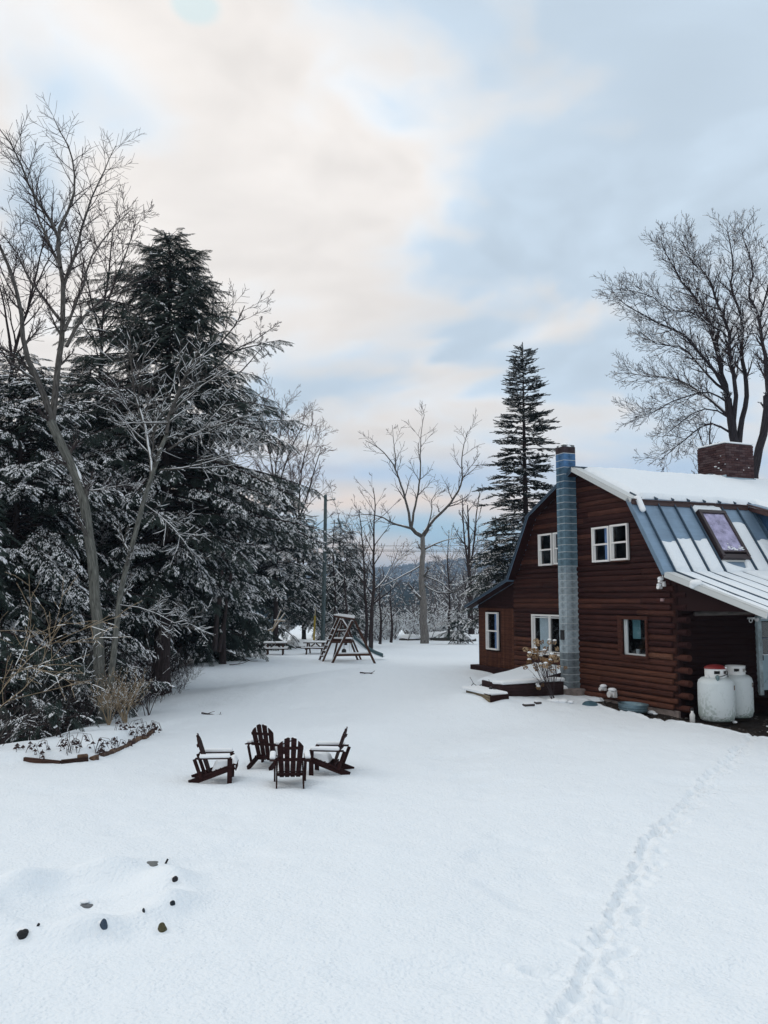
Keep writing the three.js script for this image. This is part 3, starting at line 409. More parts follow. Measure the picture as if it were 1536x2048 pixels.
  // chimney of concrete blocks up the gable, one block to a course
  {
    const ch = mesh('block_chimney', box(0.37, 6.9, 0.35, -0.2, 4.42, -0.13, 0.01), std([0.14, 0.15, 0.15], 0.95), house);
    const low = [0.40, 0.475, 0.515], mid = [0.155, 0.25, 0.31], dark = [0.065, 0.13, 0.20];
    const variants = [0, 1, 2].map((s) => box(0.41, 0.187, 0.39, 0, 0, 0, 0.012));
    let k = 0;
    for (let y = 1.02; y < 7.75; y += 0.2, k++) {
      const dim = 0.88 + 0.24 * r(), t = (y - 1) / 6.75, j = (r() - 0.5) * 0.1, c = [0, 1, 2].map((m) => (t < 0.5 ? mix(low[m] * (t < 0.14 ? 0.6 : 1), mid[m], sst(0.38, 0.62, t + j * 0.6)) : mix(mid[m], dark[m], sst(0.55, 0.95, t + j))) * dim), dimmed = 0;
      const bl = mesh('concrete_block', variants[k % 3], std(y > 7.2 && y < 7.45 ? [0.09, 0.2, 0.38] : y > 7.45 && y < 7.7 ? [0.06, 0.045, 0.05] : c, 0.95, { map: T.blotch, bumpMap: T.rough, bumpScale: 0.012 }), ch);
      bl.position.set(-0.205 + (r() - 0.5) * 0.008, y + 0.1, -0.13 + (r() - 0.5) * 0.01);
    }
    mesh('mortar', join(Array.from({ length: 34 }, (_, i) => box(0.405, 0.02, 0.385, -0.205, 1.02 + i * 0.2 + 0.0, -0.13, 0.004))), std([0.42, 0.46, 0.48], 0.95), ch, true);
    mesh('cleanout_door', box(0.03, 0.27, 0.19, -0.415, 2.5, -0.16), M.black, ch);
    mesh('snow_cap', new THREE.SphereGeometry(0.26, 16, 8, 0, 6.3, 0, Math.PI / 2).scale(0.78, 0.5, 0.74).translate(-0.205, 7.81, -0.13), M.crustSnow, ch);
    mesh('flue_cap', box(0.39, 0.03, 0.37, -0.205, 7.805, -0.13), M.seamMetal, ch);
    mesh('chimney_foot', box(0.75, 0.3, 0.8, -0.3, 0.9, -0.1, 0.03), M.concrete, ch);
    mesh('snow_cap', join([new THREE.SphereGeometry(0.2, 12, 6, 0, 6.3, 0, Math.PI / 2).scale(1, 0.45, 1.6).translate(-0.56, 1.05, -0.15)]), M.crustSnow, ch);
  }
  // brick chimney on the ridge
  {
    const X0 = 5.0, X1 = 6.1, Z0 = -0.52, Z1 = 0.64, Y0 = 6.75, Y1 = 8.2;
    const ch = mesh('brick_chimney', box(X1 - X0 - 0.03, Y1 - Y0, Z1 - Z0 - 0.03, (X0 + X1) / 2, (Y0 + Y1) / 2, (Z0 + Z1) / 2, 0.004), std([0.085, 0.062, 0.065], 0.95), house);
    const mats = [[0.07, 0.027, 0.026], [0.085, 0.036, 0.033], [0.055, 0.022, 0.024], [0.10, 0.05, 0.045]].map(() => []), bm = [[0.062, 0.034, 0.035], [0.078, 0.044, 0.045], [0.048, 0.027, 0.03], [0.09, 0.06, 0.062]];
    for (let y = 7.0, row = 0; y < Y1 - 0.04; y += 0.0735, row++) for (const side of [0, 1, 2, 3]) {
      const len = side % 2 ? X1 - X0 : Z1 - Z0, n = 5, bl = len / n;
      for (let k = 0; k < n + (row % 2); k++) { let s = (k - (row % 2) * 0.5) * bl, e = s + bl - 0.01; s = Math.max(0, s); e = Math.min(len, e); if (e - s < 0.03) continue; const c = (s + e) / 2, w = e - s, o = 0.005 * r(); mats[Math.floor(r() * 4)].push(side === 0 ? box(0.05, 0.062, w, X0 + 0.01 - o, y + 0.031, Z0 + c, 0.005) : side === 2 ? box(0.05, 0.062, w, X1 - 0.01 + o, y + 0.031, Z0 + c, 0.005) : side === 1 ? box(w, 0.062, 0.05, X0 + c, y + 0.031, Z1 - 0.01 + o, 0.005) : box(w, 0.062, 0.05, X0 + c, y + 0.031, Z0 + 0.01 - o, 0.005)); }
    }
    mats.forEach((l, i) => mesh('bricks', join(l), std(bm[i], 0.9, { bumpMap: T.rough, bumpScale: 0.004 }), ch, true));
    mesh('flashing', join([box(0.02, 0.14, Z1 - Z0 + 0.06, X0 - 0.035, 7.15, (Z0 + Z1) / 2), box(X1 - X0 + 0.06, 0.12, 0.02, (X0 + X1) / 2, 7.09, Z1 + 0.03), box(0.25, 0.1, 0.3, X0 - 0.1, 7.25, 0.05)]), std([0.27, 0.36, 0.42], 0.5), ch);
    mesh('snow_cap', join([box(X1 - X0 + 0.04, 0.05, Z1 - Z0 + 0.04, (X0 + X1) / 2, Y1 + 0.02, (Z0 + Z1) / 2, 0.022), ...Array.from({ length: 9 }, () => { const f = r() < 0.6; return new THREE.IcosahedronGeometry(0.012 + 0.026 * r() * r(), 1).scale(1.5, 0.6 + 0.4 * r(), 1.3).translate(f ? mix(X0, X1, r()) : X0 - 0.02, mix(7.15, 7.9, r()), f ? Z1 + 0.02 : mix(Z0 + 0.6, Z1, r())); })]), M.crustSnow, ch);
  }
  // flood lamp with snow on its two heads, and the vents low on the wall
  const fl = mesh('flood_light', join([new THREE.CylinderGeometry(0.05, 0.03, 0.12, 10).rotateZ(1.2).translate(-0.12, 3.92, 3.6), new THREE.CylinderGeometry(0.055, 0.03, 0.12, 10).rotateZ(1.4).translate(-0.12, 3.78, 3.55), box(0.06, 0.12, 0.08, -0.05, 3.86, 3.62)]), M.white, house);
  mesh('snow_cap', join([new THREE.SphereGeometry(0.075, 10, 8).scale(1, 0.7, 1).translate(-0.13, 3.99, 3.6), new THREE.SphereGeometry(0.06, 10, 8).scale(1, 0.7, 1).translate(-0.13, 3.84, 3.54), new THREE.ConeGeometry(0.02, 0.12, 8).translate(-0.1, 4.06, 3.64)]), M.crustSnow, fl);
  for (const [z, y, s] of [[1.25, 1.15, 0.6], [1.62, 1.05, 1]]) { const v = mesh('vent', join([box(0.12 * s, 0.2 * s, 0.2 * s, -0.1, y, z, 0.02), new THREE.CylinderGeometry(0.08 * s, 0.08 * s, 0.1, 14).rotateZ(Math.PI / 2).translate(-0.2, y - 0.01, z)]), M.white, house); mesh('snow_cap', new THREE.SphereGeometry(0.1, 10, 6).scale(1, 0.55, 1.2 * s + 0.2).translate(-0.13, y + 0.1 * s, z), M.crustSnow, v); }
  mesh('wall_light', join([box(0.06, 0.07, 0.1, -0.05, 3.48, 3.55)]), std([0.3, 0.2, 0.2], 0.7), house);
}
// ---------------------------------------------------------------- trees
const BARK = { grey: std([0.15, 0.14, 0.13], 0.95, { map: T.bark }), dark: std([0.065, 0.05, 0.05], 0.95, { map: T.bark }), birch: std([0.20, 0.205, 0.185], 0.9, { map: T.bark }), twig: std([0.05, 0.038, 0.04], 0.95), redTwig: std([0.12, 0.082, 0.074], 0.95), tan: std([0.36, 0.28, 0.19], 0.95), maple: std([0.055, 0.048, 0.055], 0.95, { map: T.bark }) };
// one stem growing from p along d, with its side shoots; o: per-level settings
function growInto(out, rng, p, d, len, rad, level, o) {
  const n = Math.max(3, Math.min(9, Math.round(len / o.step[Math.min(level, o.step.length - 1)]))), pts = [p.clone()], rs = [rad], dir = d.clone().normalize(), w = o.wander, up = o.up[Math.min(level, o.up.length - 1)];
  for (let k = 1; k <= n; k++) { dir.x += (rng() - 0.5) * w; dir.y += (rng() - 0.5) * w * 0.7 + up / n; dir.z += (rng() - 0.5) * w; dir.normalize(); pts.push(pts[k - 1].clone().addScaledVector(dir, len / n)); rs.push(Math.max(o.rmin, rad * (1 - 0.82 * k / n))); }
  out.push({ pts, rs, level });
  shoots(out, rng, pts, rs, len, level, o);
}
function shoots(out, rng, pts, rs, len, level, o, bare) {
  if (level >= o.max) return;
  const n = pts.length - 1, b = bare ?? o.bare[Math.min(level, o.bare.length - 1)], kids = Math.round(o.kids[Math.min(level, o.kids.length - 1)] * (0.75 + 0.5 * rng()) * (o.perLen && level < 2 ? Math.max(0.4, len / o.perLen) : 1));
  let spin = rng() * 6.28;
  for (let k = 0; k < kids; k++) {
    const t = b + (1 - b) * ((k + rng()) / kids), f = Math.min(n - 0.001, t * n), i = Math.floor(f), q = pts[i].clone().lerp(pts[i + 1], f - i), T1 = pts[i + 1].clone().sub(pts[i]).normalize();
    spin += 2.4 + (rng() - 0.5) * 0.8; const S = V3().crossVectors(T1, Math.abs(T1.y) > 0.9 ? V3(1, 0, 0) : V3(0, 1, 0)).normalize(), U = V3().crossVectors(S, T1), a = (o.ang[Math.min(level, o.ang.length - 1)] + (rng() - 0.5) * 0.35);
    const d = T1.multiplyScalar(Math.cos(a)).addScaledVector(S, Math.sin(a) * Math.cos(spin)).addScaledVector(U, Math.sin(a) * Math.sin(spin));
    const l = Math.min(o.lmax?.[level] ?? 99, len * o.ratio[Math.min(level, o.ratio.length - 1)] * (1 - 0.5 * t) * (0.65 + 0.7 * rng()));
    growInto(out, rng, q, d, l, Math.max(o.rmin, mix(rs[i], rs[i + 1], f - i) * 0.58), level + 1, o);
  }
}
function bareTree(name, label, cat, o, stems, group) {   // stems: [{pts, r0, r1, bare}] followed exactly, shoots grown on them
  const rng = rngOf(o.seed), out = [], base = stems[0].pts[0];
  for (const s of stems) {
    const c = new THREE.CatmullRomCurve3(s.pts), L = c.getLength(), n = Math.max(4, Math.round(L / 0.6)), pts = c.getSpacedPoints(n).map((p, k) => p.add(V3(rng() - 0.5, (rng() - 0.5) * 0.5, rng() - 0.5).multiplyScalar(k ? Math.min(0.12, s.r0 * 0.5) : 0))), rs = pts.map((_, k) => Math.max(o.rmin, mix(s.r0, s.r1, Math.pow(k / n, 0.8))));
    out.push({ pts, rs, level: s.level ?? 0, stem: s.name ?? 'trunk' }); shoots(out, rng, pts, rs, s.shootLen ?? L, s.level ?? 0, s.o ?? o, s.bare);
  }
  const t = thing(name, label, cat, [base.x, base.y, base.z], 0, group), inv = base.clone().negate();
  const parts = { trunk: new Buf(), limb: new Buf(), crown: new Buf(), snow: new Buf() };
  for (const b of out) { const pts = b.pts.map((p) => p.clone().add(inv)), big = b.stem ?? (b.level <= 1 && b.rs[0] > 0.035 ? 'limb' : 'crown'); parts[big].tube(pts, b.rs, b.rs[0] > 0.08 ? 9 : b.rs[0] > 0.025 ? 5 : 3);
    if (o.snow) { let run = []; const flush = () => { if (run.length > 1) { const rr = run.map((k, q) => Math.max(o.snowMin ?? 0.014, b.rs[k] * 0.62) * (q === 0 || q === run.length - 1 ? 0.35 : 0.8 + 0.4 * rng())); parts.snow.tube(run.map((k) => { const d = pts[Math.min(k + 1, pts.length - 1)].clone().sub(pts[Math.max(0, k - 1)]).normalize(), n = V3(-d.x * d.y, 1 - d.y * d.y, -d.z * d.y).normalize(); return pts[k].clone().addScaledVector(n, b.rs[k] * 0.62 + 0.004); }), rr, 6); } run = []; };
      const chance = o.snow * (b.level >= 2 ? o.snowFine ?? 1 : 1); let on = rng() < chance;
      for (let k = 0; k < pts.length; k++) { const d = pts[Math.min(k + 1, pts.length - 1)].clone().sub(pts[Math.max(0, k - 1)]), flat = Math.hypot(d.x, d.z) / d.length(), h = pts[k].y + base.y; if (rng() < 0.15) on = rng() < chance; if (on && flat > (o.snowFlat ?? 0.55) && h < (o.snowTop ?? 99) + rng() * 3) run.push(k); else flush(); } flush(); } }
  mesh('trunk', parts.trunk.geo(), o.bark, t); if (parts.limb.p.length) mesh('limbs', parts.limb.geo(), o.bark2 ?? o.bark, t, true); if (parts.crown.p.length) mesh('crown', parts.crown.geo(), o.twig, t, true); if (parts.snow.p.length) mesh('branch_snow', parts.snow.geo(), M.crustSnow, t, true);
  return t;
}
const P = (list, depth, wob = 0, seed = 1) => { const r = rngOf(seed); return list.map(([x, y], k) => at(x, y, depth + (Array.isArray(wob) ? mix(wob[0], wob[1], k / (list.length - 1)) : (r() - 0.5) * wob))); };

// evergreen sprays: flat fans of short twigs, the same with snow lying on them
const greens = std([1, 1, 1], 0.9, { vertexColors: true });
function spray(seed, snow, { side = 12, width = 0.036, spread = 0.42, bend = 0.22, green = [0.033, 0.048, 0.042], brush = 0 } = {}) {
  const rng = rngOf(seed), b = new Buf(), brown = [0.03, 0.022, 0.018], white = [0.86, 0.88, 0.91];
  const yOf = (x, z) => -bend * x * x - Math.abs(z) * 0.22 + 0.0;
  const kite = (x0, z0, x1, z1, w, col, lift = 0) => { // a leaf-thin lozenge from one point to the other, sagging
    const dx = x1 - x0, dz = z1 - z0, l = Math.hypot(dx, dz), nx = -dz / l * w / 2, nz = dx / l * w / 2, mx = mix(x0, x1, 0.45), mz = mix(z0, z1, 0.45), j = (rng() - 0.5) * 0.03, y0 = yOf(x0, z0) + lift, y1 = yOf(x1, z1) + lift * 0.7, ym = yOf(mx, mz) + lift + j + (lift ? 0.012 : 0);
    const sh = col === white ? 1 : 0.7 + 0.6 * rng(), c = col.map((q) => q * sh);
    const A = b.v(x0, y0, z0, 0, 1, 0, c), B = b.v(mx + nx, ym - w * 0.3, mz + nz, 0, 1, 0, c), C = b.v(x1, y1, z1, 0, 1, 0, c), D = b.v(mx - nx, ym - w * 0.3, mz - nz, 0, 1, 0, c), E = b.v(mx, ym + (lift ? 0.034 : 0.004), mz, 0, 1, 0, c);
    b.i.push(A, B, E, B, C, E, C, D, E, D, A, E);
  };
  kite(0, 0, 1, 0, 0.03, brown);
  for (let k = 0; k < side; k++) for (const s of [-1, 1]) {
    const x = 0.06 + 0.9 * (k + 0.3 * rng()) / side, l = spread * (1 - x * 0.72) * (0.7 + 0.5 * rng()) * (0.45 + Math.min(1, x * 3) * 0.55), a = 0.95 - 0.3 * x + (rng() - 0.5) * 0.25, ex = x + l * Math.cos(a), ez = s * l * Math.sin(a);
    kite(x, 0, ex, ez, width, green);
    for (let m = 0; m < 3; m++) { const t = 0.25 + 0.25 * m, px = mix(x, ex, t), pz = mix(0, ez, t), ll = l * 0.42 * (1 - 0.4 * t), a2 = a + (m % 2 ? 0.75 : -0.75); kite(px, pz, px + ll * Math.cos(a2), pz + s * ll * Math.sin(a2), width * 0.8, green); }
    if (rng() < snow) { const t0 = 0.1 + 0.35 * rng(), t1 = 0.65 + 0.4 * rng(); kite(mix(x, ex, t0), mix(0, ez, t0), mix(x, ex, t1), mix(0, ez, t1), width * (1.0 + 0.9 * rng()), white, 0.022); if (rng() < 0.5) { const t = 0.5, a2 = a - 0.75, ll = l * 0.3, px = mix(x, ex, t), pz = mix(0, ez, t); kite(px, pz, px + ll * Math.cos(a2), pz + s * ll * Math.sin(a2), width * 1.1, white, 0.022); } }
  }
  for (let k = 0; k < 4; k++) kite(0.8 + 0.05 * k, 0, 1.02 + 0.03 * k, (rng() - 0.5) * 0.16, width, green);
  if (snow > 0.2) for (let k = 0; k < 3; k++) kite(0.2 + 0.25 * k, (rng() - 0.5) * 0.05, 0.42 + 0.27 * k, (rng() - 0.5) * 0.05, 0.05 * (0.4 + snow), white, 0.025);
  const g = b.geo(); g.computeVertexNormals(); return g;
}
const SPRAY = { snowy: [spray(1, 0.62), spray(2, 0.5)], light: [spray(3, 0.28), spray(4, 0.2)], bare: [spray(5, 0.06), spray(6, 0.0)], needle: [spray(7, 0.12, { side: 10, width: 0.07, spread: 0.3, bend: -0.12, green: [0.022, 0.032, 0.03] }), spray(8, 0.2, { side: 10, width: 0.07, spread: 0.3, bend: 0.05, green: [0.02, 0.03, 0.028] })] };
function conifer(name, label, o, group) {
  const rng = rngOf(o.seed), gy = o.y ?? ground(o.x, o.z, false), H = o.h, t = thing(name, label, o.cat ?? 'tree', [o.x, gy - 0.1, o.z], 0, group);
  const trunk = new Buf(), limbs = new Buf(), sets = {}, lean = o.lean ?? 0;
  const tp = (y) => V3(lean * (y / H) ** 1.4 * H + (noise(y * 0.2, o.seed) - 0.5) * 0.25, y, (noise(y * 0.2, o.seed, 5) - 0.5) * 0.25), n = 14, tr = o.tr ?? H * 0.018;
  trunk.tube(Array.from({ length: n + 1 }, (_, k) => tp(H * k / n)), Array.from({ length: n + 1 }, (_, k) => Math.max(0.015, tr * (1 - k / n * 0.96) * (k ? 1 : 1.25))), 9);
  const M4 = new THREE.Matrix4(), X = V3(), Y = V3(), Z = V3(), gap = o.gap ?? 0.2, fl = o.frond ?? 0.8;
  let az = rng() * 6.28;
  for (let y = o.low; y < H - 0.1;) {
    const f = y / H; y += (o.rise ?? 0.16) * (0.5 + rng()) * (1 - 0.45 * f);
    if (y > H - 0.05) break;
    az += 2.39996 + (rng() - 0.5) * 0.9;
    if (o.hole && o.hole(f, az, rng)) continue;
    const clump = 0.72 + 0.6 * noise(Math.cos(az) * 1.4 + 9, f * H * 0.42, Math.sin(az) * 1.4 + o.seed), L = Math.max(0.25, o.prof(f) * (0.55 + 0.55 * rng()) * (o.hole ? 1 : clump) * (o.az ? o.az(az, f) : 1)), d = V3(Math.cos(az), 0, Math.sin(az)), rise = (o.tilt?.(f) ?? mix(-0.15, 0.55, f * f)) + (rng() - 0.5) * (o.hole ? 0.25 : 0.6), p0 = tp(y), N = Math.max(3, Math.round(L / 0.5));
    const pts = [p0.clone()]; let slope = rise; for (let k = 1; k <= N; k++) { slope -= (o.sag ?? 0.55) / N * (0.7 + 0.6 * rng()) * (1 - f * 0.6); pts.push(pts[k - 1].clone().addScaledVector(d, L / N * Math.cos(slope)).add(V3((rng() - 0.5) * 0.08, L / N * Math.sin(slope), (rng() - 0.5) * 0.08))); }
    limbs.tube(pts, pts.map((_, k) => Math.max(0.008, (0.014 + L * 0.009) * (1 - 0.8 * k / N))), 4);
    const side = V3(-d.z, 0, d.x), put = (s, p, dir, len) => {
      X.copy(dir).normalize(); Y.set((rng() - 0.5) * (o.roll ?? 0.8), 1, (rng() - 0.5) * (o.roll ?? 0.8)); Z.crossVectors(X, Y).normalize(); Y.crossVectors(Z, X);
      M4.makeBasis(X, Y, Z).scale(V3(len, len, len * (0.85 + 0.3 * rng()))).setPosition(p); (sets[s] ??= []).push(M4.clone());
    };
    const heavy = rng() < (o.heavy ?? 0.78) * (o.lowdark ? sst(0.02, o.lowdark, f) * 0.85 + 0.15 : 1), kindOf = (s) => { if (!o.hole && (s < 0.38 || (!heavy && rng() < 0.65))) return 'bare:' + Math.floor(rng() * 2); const q = o.kinds(f, heavy && !o.hole ? rng() * 0.8 : rng()); return q + ':' + Math.floor(rng() * 2); };
    const start = o.inner ?? 0.22;
    for (let s = L * start + rng() * gap; s < L; s += gap * (0.8 + 0.5 * rng())) for (const sd of [-1, 1]) {
      if (rng() < (o.skip ?? 0.08)) continue;
      const g = s / L * N, i = Math.min(N - 1, Math.floor(g)), p = pts[i].clone().lerp(pts[i + 1], g - i), along = pts[i + 1].clone().sub(pts[i]).normalize(), a = 0.9 + (rng() - 0.5) * 0.5, len = fl * (0.55 + 0.6 * (1 - s / L) + 0.25 * rng()) * Math.min(1, 0.5 + L / 2.2);
      const dir = along.multiplyScalar(Math.cos(a)).addScaledVector(side, sd * Math.sin(a)); dir.y -= (o.droop ?? 0.42) * (-0.1 + 1.7 * rng()); put(kindOf(s / L + rng() * 0.15), p, dir, len);
    }
    put(kindOf(1), pts[N].clone().lerp(pts[N - 1], 0.3), pts[N].clone().sub(pts[N - 1]).normalize().add(V3(0, -0.1, 0)), fl * 0.9 * Math.min(1, 0.5 + L / 2));
  }
  for (let k = 0; k < 5; k++) { X.set((rng() - 0.5) * 0.5, 1, (rng() - 0.5) * 0.5).normalize(); Z.crossVectors(X, V3(1, 0, 0.3)).normalize(); Y.crossVectors(Z, X); M4.makeBasis(X, Y, Z).scale(V3(0.6, 0.6, 0.6)).setPosition(tp(H - 0.45)); (sets['bare:0'] ??= []).push(M4.clone()); }
  mesh('trunk', trunk.geo(), o.bark ?? BARK.dark, t); mesh('limbs', limbs.geo(), BARK.dark, t, true);
  for (const [k, list] of Object.entries(sets)) { const [s, v] = k.split(':'), m = shade(new THREE.InstancedMesh(SPRAY[s][+v], greens, list.length)); list.forEach((q, i) => m.setMatrixAt(i, q)); m.name = 'crown'; m.userData.kind = 'stuff'; t.add(m); }
  return t;
}
const pts2 = (table) => (f) => { for (let k = 1; k < table.length; k++) if (f <= table[k][0]) { const [a, b] = [table[k - 1], table[k]]; return mix(a[1], b[1], (f - a[0]) / (b[0] - a[0])); } return 0.2; };
const snowyKinds = (s) => (f, q) => (q < s * (1.15 - 0.7 * f) ? 'snowy' : q < s * 1.3 + 0.25 ? 'light' : 'bare');
const X = (px, d) => at(px, 1198, d).x;
const heightTo = (py, d, x) => at(768, py, d).y - ground(x, -d, false) + 0.1;
function coniferAt(name, label, px, py, d, o, group) { const x = X(px, d); return conifer(name, label, { x, z: -d, h: heightTo(py, d, x), ...o }, group); }

// the great hemlock and its neighbours
coniferAt('hemlock', 'tallest hemlock, dark and dense with its pointed top against the sky', 322, 474, 32, { seed: 101, low: 3.6, prof: pts2([[0, 3.4], [0.15, 4.4], [0.4, 5.3], [0.52, 5.3], [0.62, 4.6], [0.75, 3.4], [0.86, 2.3], [0.95, 1.15], [1, 0.4]]), kinds: (f, q) => (f > 0.62 ? (q < 0.12 ? 'light' : 'bare') : q < 0.75 - 0.6 * f ? 'snowy' : q < 0.9 ? 'light' : 'bare'), rise: 0.066, gap: 0.19, frond: 0.72, tr: 0.33, lowdark: 0.36, heavy: 0.62, az: (a, f) => (f < 0.36 && Math.cos(a) > -0.1 ? mix(0.45, 1, sst(0.2, 0.36, f)) : 1) });
coniferAt('hemlock', 'snow-laden hemlock at the left edge behind the forked bare tree', 22, 712, 27, { seed: 102, low: 0.8, prof: pts2([[0, 3.6], [0.4, 4.3], [0.62, 3.4], [0.8, 2.2], [1, 0.3]]), kinds: snowyKinds(0.9), rise: 0.072, gap: 0.2, frond: 0.7, lowdark: 0.46, heavy: 0.85 });
coniferAt('hemlock', 'snowy hemlock filling the gap left of the tallest one', 168, 716, 34, { seed: 103, low: 0.9, prof: pts2([[0, 3.4], [0.4, 3.6], [0.7, 2.4], [1, 0.3]]), kinds: snowyKinds(0.85), rise: 0.08, gap: 0.2, frond: 0.75, lowdark: 0.42, heavy: 0.8 });
coniferAt('hemlock', 'low broad hemlock with drooping snowy boughs right of the tallest one', 446, 960, 46, { seed: 104, low: 2.9, prof: pts2([[0, 1.6], [0.35, 2.1], [0.6, 1.9], [0.8, 1.3], [1, 0.3]]), kinds: snowyKinds(0.9), rise: 0.075, gap: 0.19, frond: 0.7 });
coniferAt('hemlock', 'snowy hemlock above the left picnic table, its dark trunk showing', 551, 950, 61, { seed: 105, low: 4.3, sag: 0.4, prof: pts2([[0, 2.4], [0.3, 3.3], [0.6, 2.7], [0.85, 1.3], [1, 0.3]]), kinds: snowyKinds(0.75), rise: 0.13, gap: 0.25, frond: 1.0 });
coniferAt('hemlock', 'snowy hemlock just left of the utility pole', 606, 1030, 67, { seed: 106, low: 2.0, sag: 0.4, prof: pts2([[0, 1.8], [0.35, 2.6], [0.6, 2.1], [1, 0.3]]), kinds: snowyKinds(0.7), rise: 0.14, gap: 0.26, frond: 1.0 });
coniferAt('hemlock', 'snow-dusted conifer just right of the utility pole', 678, 1040, 72, { seed: 107, low: 0.8, prof: pts2([[0, 2.8], [0.35, 2.6], [0.7, 1.6], [1, 0.3]]), kinds: snowyKinds(0.55), rise: 0.16, gap: 0.3, frond: 1.05 });
coniferAt('hemlock', 'small grey-green conifer behind the play frame', 712, 1088, 78, { seed: 108, low: 0.6, prof: pts2([[0, 2.2], [0.4, 2.2], [0.7, 1.4], [1, 0.3]]), kinds: snowyKinds(0.5), rise: 0.18, gap: 0.32, frond: 1.05 });
// further ranks that close the wood behind them
const behind = [[-150, 640, 30, 4.4], [-60, 800, 40, 4.2], [70, 850, 42, 4.2], [170, 860, 46, 4.4], [255, 850, 44, 4.2], [350, 870, 47, 4.4], [425, 930, 50, 4.2], [500, 1040, 62, 4.4], [395, 1010, 60, 5], [-110, 900, 24, 3.6]];
behind.forEach(([px, py, d, w], k) => coniferAt('hemlock', 'dark hemlock of the ranks deep in the wood at the left', px, py, d, { seed: 130 + k, low: 0.5, prof: pts2([[0, w], [0.4, w * 1.05], [0.7, w * 0.62], [1, 0.3]]), kinds: snowyKinds(0.3), heavy: 0.4, lowdark: 0.6, rise: 0.16, gap: 0.3, frond: 1.15, skip: 0.1 }, 'dark hemlocks deep in the wood'));
// saplings on the bank
[[150, 1325, 23.5, 1.6, 'knee-high snowy hemlock sapling below the forked bare tree'], [70, 1400, 20.5, 1.7, 'snowy hemlock sapling at the left end of the bank'], [118, 1420, 20.2, 1.3, 'bushy snowy sapling on the bank above the raised bed'], [250, 1330, 25.6, 1.5, 'snowy sapling among the tan stems on the bank'], [20, 1290, 22, 1.8, 'snow-flecked young hemlock at the left edge of the wood'], [210, 1230, 27.5, 1.7, 'young hemlock with white boughs behind the twin bare stems'], [160, 1180, 28, 1.9, 'young snowy hemlock in the dark under the tall hemlocks']].forEach(([px, py, d, w, label], k) => coniferAt('hemlock_sapling', label, px, py, d, { seed: 160 + k, low: 0.25, prof: pts2([[0, w], [0.5, w * 0.8], [1, 0.25]]), kinds: snowyKinds(0.95), heavy: 0.5, rise: 0.16, gap: 0.2, frond: 0.55, skip: 0.3, cat: 'sapling' }));

// the spruce behind the house
coniferAt('spruce', 'tall thin spruce standing behind the house with its bare trunk showing', 1058, 712, 41, { seed: 201, y: 0.6, h: 15.3, low: 2.5, tr: 0.24, prof: pts2([[0, 3.1], [0.3, 2.9], [0.45, 2.25], [0.6, 1.55], [0.75, 1.05], [0.88, 0.72], [0.96, 0.5], [1, 0.2]]), kinds: (f, q) => (f < 0.35 ? (q < 0.5 ? 'light' : 'needle') : 'needle'), rise: 0.062, gap: 0.13, frond: 0.66, droop: 0.05, sag: 0.25, roll: 1.6, tilt: (f) => mix(-0.12, 0.5, f * f), inner: 0.35, skip: 0.15, az: (a, f) => (Math.cos(a) > 0.2 && f < 0.6 ? 0.72 : 1.08), hole: (f, a, r) => r() < (Math.cos(a) > 0 && f < 0.6 ? 0.28 : 0.06) });
coniferAt('spruce', 'lower dark conifer beside the lean-to roof, left of the tall spruce', 990, 1040, 44, { seed: 202, low: 2.8, prof: pts2([[0, 1.2], [0.4, 2.0], [0.75, 1.1], [1, 0.25]]), kinds: snowyKinds(0.35), rise: 0.15, gap: 0.22, frond: 0.75 });
coniferAt('spruce', 'young snowy evergreen at the far edge of the lawn beside the house', 915, 1222, 66, { seed: 203, low: 0.3, prof: pts2([[0, 1.7], [0.5, 1.4], [1, 0.3]]), kinds: snowyKinds(1), rise: 0.14, gap: 0.25, frond: 0.8 });

